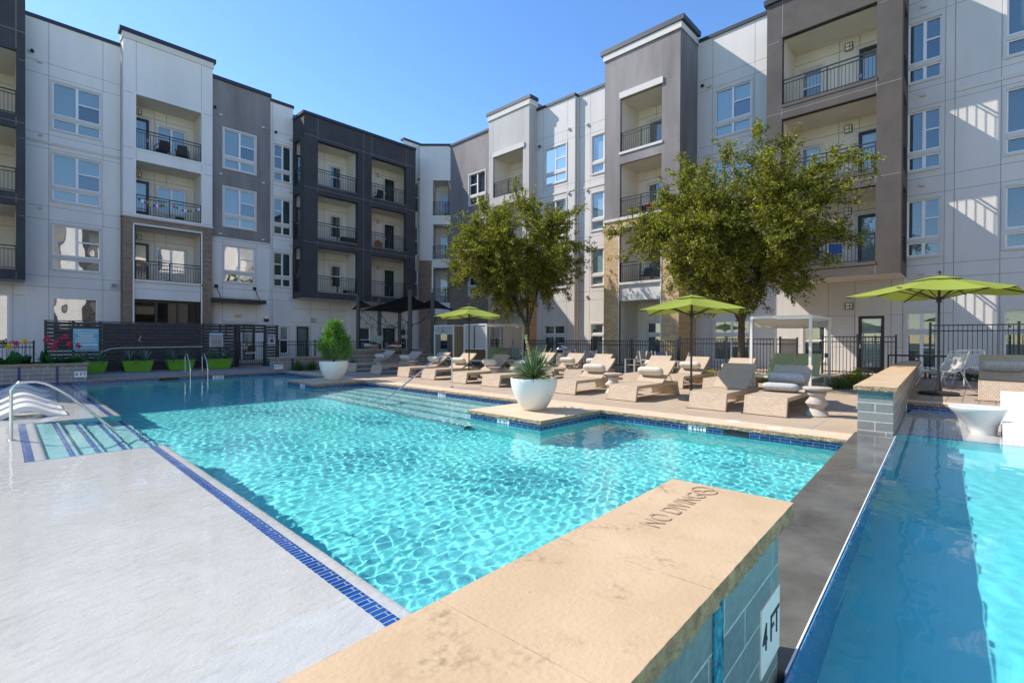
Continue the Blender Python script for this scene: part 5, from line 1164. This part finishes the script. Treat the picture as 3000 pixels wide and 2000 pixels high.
cabana((16.4, 19.95, .0), 'white framed cabana with tan side curtains farthest back', 1.6, 2.6, 2.18, 'short', 'full', 'flat', 'cabana with tan side curtains')

# ------------------------------------------------------------------ chairs, dining sets, grills
def slat_chair(label, x, y, rz, m='slat', src=[]):
    for k, o in src:
        if k == m: return dup(o, (x, y, 0.003), rz, label)
    t = thing('dining_chair', label, 'chair', (x, y, 0.003), rz, 'slatted dining chairs'); w = .27
    b = MB()
    for i in range(6): b.box(-.24 + i * .085, -.17 + i * .085, -w + .03, w - .03, .43, .45)
    b.build('seat', [m], t)
    b = MB()
    for i in range(5): z = .54 + i * .088; x0 = .25 + i * .028; b.hexa([(x0, -w + .03, z), (x0 + .015, -w + .03, z), (x0 + .015, w - .03, z), (x0, w - .03, z), (x0 + .02, -w + .03, z + .07), (x0 + .035, -w + .03, z + .07), (x0 + .035, w - .03, z + .07), (x0 + .02, w - .03, z + .07)])
    b.build('backrest', [m], t)
    for s in (-1, 1):
        b = MB(); b.bar((-.25, s * w, 0), (-.25, s * w, .64), .035, .04); b.build('leg', ['taupemetal'], t)
        b = MB(); b.bar((.27, s * w, 0), (.24, s * w, .44), .035, .04); b.bar((.24, s * w, .44), (.40, s * w, 1.0), .035, .04); b.build('leg', ['taupemetal'], t)
        b = MB(); b.bar((-.27, s * w, .66), (.30, s * w, .66), .045, .025); b.build('armrest', ['taupemetal'], t)
    src.append((m, t)); return t
slat_chair('navy slatted chair behind the second row left of the brown backed chair', 17.2, 12.35, R(150), 'navy'); slat_chair('brown slatted chair back seen above the second row lounger', 17.0, 11.85, R(20)); slat_chair('grey slatted chair in front of the open brick pier bay', 17.5, 9.95, R(-20)); slat_chair('second grey slatted chair turned sideways at the brick pier bay', 17.6, 9.3, R(60))
slat_chair('navy slatted chair between two second row loungers near the golden shrub', 17.4, 8.5, R(165), 'navy'); slat_chair('taupe slatted chair seen side on behind the near parasol', 16.9, 7.85, R(-75)); slat_chair('grey slatted chair beside the domed bin', 17.3, 13.3, R(10))
t = thing('dining_table', 'square slatted table between the chairs at the brick piers', 'table', (18.3, 9.4, .013)); b = MB(); b.box(-.45, .45, -.45, .45, .70, .74); b.build('table_top', ['slat'], t)
for x in (-.4, .4):
    for y in (-.4, .4): b = MB(); b.bar((x, y, 0), (x, y, .699), .05, .05); b.build('leg', ['taupemetal'], t)
t = thing('litter_bin', 'domed stainless litter bin behind the second row loungers', 'bin', (17.9, 13.95, .013)); b = MB(); b.lathe([(.26, 0), (.28, .02), (.28, .78), (.29, .80)], 28); b.build('body', ['brush'], t, smooth=40); b = MB(); b.lathe([(.285, .96), (.30, .98), (.26, 1.06), (.16, 1.12), (.03, 1.15)], 28); b.build('dome', ['steel'], t, smooth=40); b = MB()
for k in range(3): a = 2.1 * k; b.bar((.26 * math.cos(a), .26 * math.sin(a), .80), (.26 * math.cos(a), .26 * math.sin(a), .965), .05, .03)
b.build('hood_support', ['brush'], t)
for x, y, rz, l in ((16.95, .70, R(-52), 'cord lounge chair with splayed pale legs beside the parasol base'), (18.4, .05, R(20), 'cord lounge chair partly hidden behind the patio lounger')):
    t = thing('cord_chair', l, 'chair', (x, y, ZP), rz, 'cord lounge chairs'); b = MB(); pr = [(-.42, .40), (-.22, .33), (.02, .30), (.18, .36), (.30, .55), (.42, .84)]; sect = [.30, .33, .34, .34, .33, .30]
    N = 6
    for i in range(len(pr) - 1):
        for j in range(N):
            def Q(i, c): u = -1 + 2 * c; return (pr[i][0], sect[i] * u, pr[i][1] + .10 * abs(u) ** 2.5)
            b.poly([Q(i, j / N), Q(i + 1, j / N), Q(i + 1, (j + 1) / N), Q(i, (j + 1) / N)])
    b.build('cord_shell', ['mesh'], t, smooth=60)
    b = MB(); left = [(p[0], -s, p[1] + .10) for p, s in zip(pr, sect)]; right = [(p[0], s, p[1] + .10) for p, s in zip(pr, sect)]; b.tube(left, .015, 7); b.tube(right, .015, 7); b.tube([left[-1], right[-1]], .015, 7); b.tube([left[0], right[0]], .015, 7)
    for j in range(1, 14): u = -1 + 2 * j / 14; b.tube([(p[0], s * u, p[1] + .10 * abs(u) ** 2.5 + .004) for p, s in zip(pr, sect)], .0035, 4, cap=False)
    b.build('frame', ['whitemetal'], t)
    for sx, sy in ((-1, -1), (-1, 1), (1, -1), (1, 1)): b = MB(); b.tube([(.20 * sx, .33 * sy, .44), (.38 * sx, .40 * sy, 0)], [.02, .016], 7); b.build('leg', ['whitemetal'], t)
t = thing('grill_counter', 'long grey tiled grill counter behind the far planter wall', 'counter', (14.6, 24.5, .003)); b = MB(); b.box(-2.1, 3.0, -.36, .36, 0, .78); b.build('base', ['tile'], t); b = MB(); b.box(-2.15, 3.05, -.41, .41, .781, .84); b.build('worktop', ['cast'], t)
gr = None
for x, l in ((14.05, 'stainless barbecue grill left of the shade sail post'), (15.55, 'stainless barbecue grill right behind the far loungers')):
    if gr is None:
        gr = thing('barbecue_grill', l, 'grill', (x, 24.42, .845), 0, 'stainless grills'); b = MB(); b.box(-.42, .42, -.30, .28, -.30, .06); b.build('firebox', ['brush'], gr)
        b = MB(); n = 9
        for k in range(n):
            a0, a1_ = math.pi * (.04 + .62 * k / n), math.pi * (.04 + .62 * (k + 1) / n); P = lambda a: (-.30 * math.cos(a) - .0, .07 + .32 * math.sin(a))
            (ya, za), (yb, zb) = P(a0), P(a1_); b.poly([(-.42, ya, za), (.42, ya, za), (.42, yb, zb), (-.42, yb, zb)])
            for s in (-.42, .42): b.poly([(s, ya, za), (s, yb, zb), (s, 0, .07)])
        b.build('hood', ['steel'], gr, smooth=50); b = MB(); b.tube([(-.34, -.36, .13), (.34, -.36, .13)], .016, 8)
        for s in (-.33, .33): b.tube([(s, -.36, .13), (s, -.28, .13)], .012, 6)
        b.build('handle', ['brush'], gr); b = MB()
        for s in (-.25, 0, .25): b.tube([(s, -.30, -.02), (s, -.335, -.02)], .03, 10)
        b.build('knob', ['ink'], gr)
    else: dup(gr, (x, 24.42, .845), 0, l)

# ------------------------------------------------------------------ shade sails, posts and festoon lights
posts = {'a': (14.35, 26.15, 3.95, 'ink'), 'b': (15.65, 26.0, 3.85, 'ink'), 'c': (17.0, 25.9, 3.3, 'bronze'), 'd': (15.95, 23.25, 4.2, 'ink'), 'e': (17.15, 22.75, 4.1, 'ink')}
lb = {'a': 'tall black sail post at the left behind the conifer', 'b': 'black sail post carrying the mint sign', 'c': 'brown sail post right of the black patio door', 'd': 'tallest black sail post in front of the right grill', 'e': 'black sail post beside the farthest cabana'}
PT = {}
for k, (x, y, h, m) in posts.items():
    t = thing('sail_post', lb[k], 'post', (x, y, .0), R(45), 'shade sail posts'); b = MB(); s = .105 if k in 'de' else .09; b.box(-s, s, -s, s, 0, h); b.build('shaft', ['black' if m == 'ink' else m], t); b = MB(); b.tube([(0, -s, h - .25), (0, -s - .1, h - .27)], .012, 6); b.build('eye_bolt', ['steel'], t); PT[k] = Vector((x, y, h))
sign('mint green rules sign fixed to a black sail post', 15.28, 15.72, 25.86, 1.12, 1.60, 'signmint', [], [(.38, .7, .06), (.2, .8, .03), (.08, .8, .03), (-.04, .7, .03), (-.16, .8, .03), (-.3, .75, .03)])
def sail(label, c):
    b = MB(); n = 14; c = [Vector(q) for q in c]
    def P(u, v):
        k = lambda a, d, t: a.lerp(d, t); mid = sum(c, Vector()) / 4; p = k(k(c[0], c[1], u), k(c[3], c[2], u), v); e = min(u, 1 - u, v, 1 - v); pull = .10 * (4 * u * (1 - u) if min(v, 1 - v) < min(u, 1 - u) else 4 * v * (1 - v)) * (1 - 2 * e); return p + (mid - p) * pull
    for i in range(n):
        for j in range(n): b.poly([P(i / n, j / n), P((i + 1) / n, j / n), P((i + 1) / n, (j + 1) / n), P(i / n, (j + 1) / n)])
    return tag(b.build('shade_sail', ['sail']), label, 'shade sail', 'black shade sails')
z_ = lambda k, z: (PT[k].x, PT[k].y, z)
sail('large black shade sail peaking at the tallest post', [z_('a', 3.05), z_('d', 3.95), z_('e', 3.35), z_('c', 3.02)]); sail('small black shade sail behind, slung between the left posts', [z_('a', 3.75), (15.0, 28.2, 3.2), (17.6, 28.0, 3.7), z_('b', 3.15)]); sail('black shade sail stretching right behind the left tree', [z_('e', 3.75), z_('c', 3.1), (20.5, 26.0, 3.6), (19.6, 22.9, 2.95)])
def festoon(label, a, c, sagz, n):
    t = thing('string_lights', label, 'string lights', tuple(a), 0, 'festoon strings'); a, c = Vector(a), Vector(c); P = lambda s: (c - a) * s - Vector((0, 0, sagz * 4 * s * (1 - s)))
    b = MB(); b.tube([P(i / 18) for i in range(19)], .012, 5); b.build('cable', ['ink'], t)
    for i in range(1, n + 1): p = P((i - .5) / n); b = MB(); b.tube([p, p - Vector((0, 0, .11))], .022, 6); bl = b.build('socket', ['ink'], t); b = MB(); b.lathe([(.012, 0), (.034, -.045), (.026, -.085), (.005, -.095)], 8, p - Vector((0, 0, .112))); b.build('bulb', ['bulbg'], bl)
W['bulbg'] = GLASS('clear_bulb_glass', (.9, .85, .7), .12, .7)
festoon('festoon lights from the left sail post sagging to the right post', z_('a', 3.3), z_('e', 2.9), 1.0, 9); festoon('festoon lights hung between the left post and the brown post', z_('a', 2.9), z_('c', 2.6), .7, 8); festoon('festoon lights hung between the mint sign post and the tallest post', z_('b', 3.1), z_('d', 2.6), .7, 7); festoon('festoon lights crossing from the brown post to the right post', z_('c', 2.9), z_('e', 3.3), .75, 6)

# ------------------------------------------------------------------ trees and planting
def tree(label, loc, fork, cen, rad, nlimb, seed, leafn, lsize, trunk_r=.12, stray=()):
    t = thing('tree', label, 'tree', loc, 0, 'courtyard oak trees'); g = np.random.default_rng(seed); cen = np.array(cen); rad = np.array(rad)
    b = MB(); fk = Vector((.05, 0, fork)); b.tube([(0, 0, -.05), (0.01, .02, .25), (.05, .0, fork * .55), fk], [trunk_r * 1.35, trunk_r * 1.05, trunk_r * .92, trunk_r * .85], 12)
    lc, ld = [], []; main = []
    nm = 6
    for i in range(nm):
        az = 2 * math.pi * (i + g.random() * .5) / nm; tip = cen + rad * np.array([math.cos(az) * .45, math.sin(az) * .45, .15 + .35 * g.random() if i else .7]); tip = Vector(tip); mid = fk.lerp(tip, .45) + Vector((math.cos(az) * .12, math.sin(az) * .12, -.05)); main.append((fk, mid, tip)); b.tube([fk - Vector((0, 0, .15)), mid, tip], [trunk_r * .6, trunk_r * .42, trunk_r * .2], 7)
    ends = []
    for i in range(nlimb):
        u = g.normal(size=3); u /= np.linalg.norm(u); r = .55 + .5 * g.random() ** .6; 
        if u[2] < -.35: r *= .86
        ends.append(cen + rad * u * r)
    ends += [np.array(s) for s in stray]
    nf = nlimb // 2
    for i in range(nf):
        u = g.normal(size=3); u /= np.linalg.norm(u); ends.append(cen + rad * u * (.25 + .4 * g.random()))
    for e in ends:
        e = Vector(e); best = min(((m, k) for m in main for k in (.45, .7, .95)), key=lambda q: (q[0][1].lerp(q[0][2], q[1]) - e).length); s = best[0][1].lerp(best[0][2], best[1]); L = (e - s).length; up = Vector((0, 0, .10 * L)); m1 = s.lerp(e, .5) + up + Vector(g.normal(0, .07, 3)); P = [s, m1, e]; b.tube(P, [.026, .016, .006], 5, cap=False)
        nt = max(7, int(L * 7.5))
        for k in range(nt):
            q = .22 + .78 * g.random(); c = s.lerp(m1, q * 2) if q < .5 else m1.lerp(e, q * 2 - 1); d = np.array((e - s).normalized()) * .9 + g.normal(0, .6, 3) + np.array([0, 0, .12]); d /= np.linalg.norm(d); tl = .28 + .5 * g.random(); c2 = Vector(np.array(c) + d * tl); b.tube([c, c2], [.007, .003], 3, cap=False)
            n = int(leafn * (.6 + .8 * g.random())); tt = g.random(n) ** .75
            lc.append(np.array(c) + d * tl * 1.05 * tt[:, None] + g.normal(0, .055, (n, 3))); ld.append(np.repeat([d * .9], n, 0))
    b.build('trunk', ['bark'], t, smooth=50); lc = np.concatenate(lc); ld = np.concatenate(ld)
    leaves('crown', lc, lsize, 'leaf', t, seed + 1, .42, ld, .12); return t
tree('broad leafy oak standing behind the white draped cabana', (17.55, 5.92, .01), 2.15, (-.75, .05, 4.65), (2.9, 3.15, 2.65), 220, 31, 46, .098, .125,
     [(-2.0, -3.9, 6.2), (-1.6, -3.4, 5.5), (-1.2, -3.1, 6.5), (-.7, .3, 7.9), (-.4, -1.6, 7.8), (-1.6, 4.0, 4.3), (-1.0, 1.5, 7.5), (-2.2, 3.8, 5.2), (-.8, -.7, 8.1)])
tree('leafy oak standing behind the half curtained cabana', (18.2, 16.4, .02), 2.1, (-.35, .35, 5.35), (3.2, 3.5, 3.1), 180, 47, 42, .105, .12,
     [(-.3, .6, 8.9), (-.1, .3, 9.0), (-1.9, -3.6, 5.0), (-2.0, 3.8, 4.0), (1.0, -2.6, 7.7), (-1.4, -3.4, 4.2)])
def shrub(name, label, loc, r, n, mat, seed, size=.06, cat='shrub', grp='low shrubs'):
    t = thing(name, label, cat, loc, 0, grp); g = np.random.default_rng(seed); c = []; d = []
    b = MB()
    for k in range(16):
        u = g.normal(size=3); u[2] = abs(u[2]) + .3; u /= np.linalg.norm(u); e = u * np.array(r) * (.75 + .35 * g.random()); b.tube([(0, 0, 0), tuple(e * .55 + g.normal(0, .02, 3)), tuple(e)], [.012, .008, .003], 4, cap=False); m = n // 16; q = .3 + .7 * g.random(m) ** .6
        c.append(e * q[:, None] + g.normal(0, .09, (m, 3)) * np.array(r) / max(r)); d.append(np.repeat([u], m, 0))
    b.build('stems', ['bark'], t); c = np.concatenate(c); c[:, 2] = np.abs(c[:, 2]); leaves('foliage', c, size, mat, t, seed, .55, np.concatenate(d)); return t
for loc, r, n, m, s, l in (((17.75, 7.35, .01), (.55, .75, .55), 1500, 'shruby', 1, 'golden green shrub behind the parasol shaded lounger'), ((18.1, 8.35, .01), (.35, .4, .35), 700, 'shrubg', 2, 'small dark green shrub beside the taupe chair'), ((18.2, 5.4, .01), (.4, .5, .3), 800, 'shruby', 3, 'low golden shrub at the right tree trunk'),
      ((18.5, 2.75, .01), (.6, .7, .55), 1500, 'shruby', 4, 'golden green shrub at the end of the long tiled wall'), ((17.4, 3.05, .01), (.4, .4, .3), 600, 'shrubg', 5, 'small green shrub between the cabana and the tiled wall'), ((8.75, 23.1, .01), (.6, .4, .5), 1200, 'shrubg', 6, 'dark green shrub at the corner of the far planter wall'), ((10.2, 25.6, .01), (.5, .4, .4), 900, 'shrubg', 7, 'dark green shrub in front of the bronze patio door'), ((12.6, 25.8, .01), (.5, .4, .4), 900, 'shrubg', 8, 'dark shrub at the fence left of the conifer'),
      ((20.3, -.2, ZP + .002), (.5, .9, .5), 1300, 'shrubg', 9, 'dark shrub behind the cord chairs'), ((18.8, 12.2, .013), (.3, .5, .3), 600, 'shruby', 10, 'golden ground shrub behind the navy chair'), ((18.7, 15.1, .013), (.4, .7, .3), 700, 'shrubg', 12, 'green shrub along the fence behind the yucca')):
    shrub('shrub', l, loc, r, n, m, s)
gc = None
for i, (x, y, l) in enumerate(((9.05, 21.72, 'left strappy grass clump in front of the far planter wall'), (9.65, 21.70, 'right strappy grass clump in front of the far planter wall'), (11.6, 21.65, 'strappy grass clump behind the farthest lounger'), (13.0, 21.7, 'strappy grass clump below the grill counter'))):
    if gc is None: gc = thing('grass_clump', l, 'plant', (x, y, .0), 0, 'strappy grass clumps'); blades('blades', (0, 0, 0), 170, .35, .62, .011, 'shrubg', gc, 33, 25, 88, .55)
    else: dup(gc, (x, y, 0), i * 1.3, l)
cl = [(.12, 23.1, 'yellow', 'yellow canna flower at the left edge of the planter'), (.52, 23.3, 'yellow', 'tall yellow canna flower in front of the iron fence'), (.30, 22.9, 'pink', 'red canna flower low at the left edge'), (1.05, 23.5, 'pink', 'single pink canna flower rising above the others'), (1.30, 23.2, 'pink', 'pink canna flower above the fleshy leaves'), (1.18, 22.85, 'pink', 'double headed pink canna flower'), (1.50, 23.4, 'pink', 'tallest pink canna flower beside the slat screen'), (1.62, 23.0, 'pink', 'small pink canna flower above the wall cap'), (1.84, 23.0, 'pink', 'pink canna flower at the right end of the planter'), (-.3, 23.2, 'yellow', 'yellow canna flower at the far left of the bed')]
for i, (x, y, m, l) in enumerate(cl):
    g = np.random.default_rng(70 + i); t = thing('canna', l, 'flower', (x, y, .42), 0, 'canna flowers'); h = .62 + .25 * g.random() + (.2 if 'tall' in l or 'rising' in l else 0)
    b = MB(); b.tube([(0, 0, 0), (.02, .01, h * .6), (.03, -.02, h)], [.012, .01, .007], 6); b.build('stem', ['canna'], t)
    n = 60; leaves('flower', np.array([.03, -.02, h]) + g.normal(0, [.045, .045, .045], (n, 3)), .055, m, t, i, .95)
    blades('leaves', (0, 0, 0), 13, .40, .74, .12, 'canna', t, 90 + i, 10, 72, .55)

# ------------------------------------------------------------------ things left on the balconies
def tub_chair(label, loc, rz, m='ink', src=[]):
    if src: return dup(src[0], loc, rz, label)
    t = thing('balcony_armchair', label, 'chair', loc, rz, 'balcony armchairs'); b = MB(); b.box(-.25, .25, -.24, .22, .36, .42); b.build('seat', [m], t); b = MB(); b.hexa([(-.25, .2, .42), (.25, .2, .42), (.25, .25, .42), (-.25, .25, .42), (-.22, .3, .82), (.22, .3, .82), (.22, .34, .82), (-.22, .34, .82)]); b.build('backrest', [m], t)
    for s in (-1, 1):
        b = MB(); b.tube([(s * .29, .24, .62), (s * .29, -.2, .60), (s * .29, -.24, 0)], .02, 6); b.build('armrest', [m], t); b = MB(); b.bar((s * .25, .2, 0), (s * .25, .2, .36), .035, .035); b.build('leg', [m], t)
    src.append(t); return t
Z4, Z3, Z2 = 10.87, 7.59, 4.31
tub_chair('left black armchair on the top balcony of the white tower', (5.85, 31.15, Z4), R(190)); tub_chair('right black armchair on the top balcony of the white tower', (6.75, 31.15, Z4), R(165)); tub_chair('dark armchair on the top right balcony of the charcoal block', (18.1, 30.3, Z4), R(180)); tub_chair('black armchair on the second floor balcony of the brick tower', (22.6, 12.2, Z2), R(-80)); tub_chair('dark armchair on the third floor balcony of the grey tower', (22.7, 12.7, Z3), R(-100))
t = thing('bunting', 'string of coloured prayer flags on the third floor balcony railing of the white tower', 'bunting', (4.70, 30.44, Z3 + .86)); cols = ['signblue', 'paint', 'red', 'green', 'yellow']
W['flagy'] = M('flag_yellow', (.75, .42, .02), .8); W['flagg'] = M('flag_green', (.02, .22, .07), .8); W['flagb'] = M('flag_blue', (.02, .06, .5), .8); W['flagr'] = M('flag_red', (.55, .02, .03), .8)
b = MB(); F_ = lambda s: Vector((2.7 * s, 0, -.22 * abs(math.sin(s * math.pi * 2)))); b.tube([F_(i / 30) for i in range(31)], .006, 4); b.build('cord', ['paint'], t)
for i in range(22):
    s = (i + .5) / 22
    if .46 < s < .56: continue
    p = F_(s); b = MB(); b.hexa([p + Vector((-.05, -.01, -.13)), p + Vector((.05, -.012, -.13)), p + Vector((.05, -.008, -.13)), p + Vector((-.05, -.006, -.13)), p + Vector((-.05, -.003, -.005)), p + Vector((.05, -.003, -.005)), p + Vector((.05, .001, -.005)), p + Vector((-.05, .001, -.005))]); b.build('flag', [('flagb', 'paint', 'flagr', 'flagg', 'flagy')[i % 5]], t)
t = thing('folding_chair', 'blue folding chair on the lowest balcony of the taupe block', 'chair', (22.3, 4.05, Z2), R(100)); b = MB(); b.box(-.22, .22, -.2, .2, .40, .43); b.build('seat', ['bluep'], t); b = MB(); b.hexa([(-.22, .2, .45), (.22, .2, .45), (.22, .22, .45), (-.22, .22, .45), (-.22, .32, .82), (.22, .32, .82), (.22, .34, .82), (-.22, .34, .82)]); b.build('backrest', ['bluep'], t)
for s in (-1, 1): b = MB(); b.bar((s * .24, -.25, 0), (s * .24, .25, .55), .025, .025); b.bar((s * .24, .27, 0), (s * .24, -.22, .42), .025, .025); b.build('leg', ['paint'], t)
t = thing('balcony_table', 'small red table on the third floor balcony of the grey tower', 'table', (22.4, 11.9, Z3)); b = MB(); b.lathe([(.3, .55), (.31, .57), (.3, .59)], 20); b.build('table_top', ['red'], t); b = MB(); b.tube([(0, 0, 0), (0, 0, .549)], .03, 7); b.build('leg', ['ink'], t)
t = thing('storage_box', 'black storage box on the third floor balcony of the charcoal block', 'box', (15.55, 29.75, Z3)); b = MB(); b.box(-.42, .42, -.18, .18, 0, .34); b.build('body', ['ink'], t); b = MB(); b.box(-.44, .44, -.2, .2, .341, .38); b.build('lid', ['ink'], t)
t = thing('round_tabletop', 'round brown tabletop leaning on the third floor charcoal balcony', 'table', (17.85, 29.75, Z3)); b = MB(); P = [(.33 * math.cos(k * .3142), .33 * math.sin(k * .3142)) for k in range(20)]; b.prism(P, lambda a, c, s: (a, s + .12 * (c + .33), (c + .33) * .9), 0, .03); b.build('disc', ['terra'], t)
for x, m, l in ((15.35, 'ink', 'dark flower pot on the lowest charcoal balcony'), (15.62, 'terra', 'brown flower pot on the lowest charcoal balcony'), (15.88, 'slat', 'grey flower pot at the end of the lowest charcoal balcony')):
    t = thing('flower_pot', l, 'flower pot', (x, 29.7, Z2), 0, 'balcony flower pots'); b = MB(); b.lathe([(.08, 0), (.13, .2), (.14, .22), (.12, .22)], 14); b.build('pot', [m], t); g = np.random.default_rng(int(x * 10)); leaves('foliage', g.normal(0, .05, (40, 3)) + [0, 0, .27], .06, 'shrubg', t, 3)
for x, l in ((4.9, 'left dark planter box hung on the third floor balcony of the white tower'), (6.55, 'right dark planter box on the third floor balcony of the white tower')):
    t = thing('planter_box', l, 'planter', (x, 30.75, Z3), 0, 'balcony planter boxes'); b = MB(); b.hexa([(-.14, -.1, 0), (.14, -.1, 0), (.14, .1, 0), (-.14, .1, 0), (-.18, -.13, .2), (.18, -.13, .2), (.18, .13, .2), (-.18, .13, .2)]); b.build('box', ['ink'], t); b = MB(); b.box(-.19, .19, -.14, .14, .201, .22); b.build('rim', ['ink'], t)
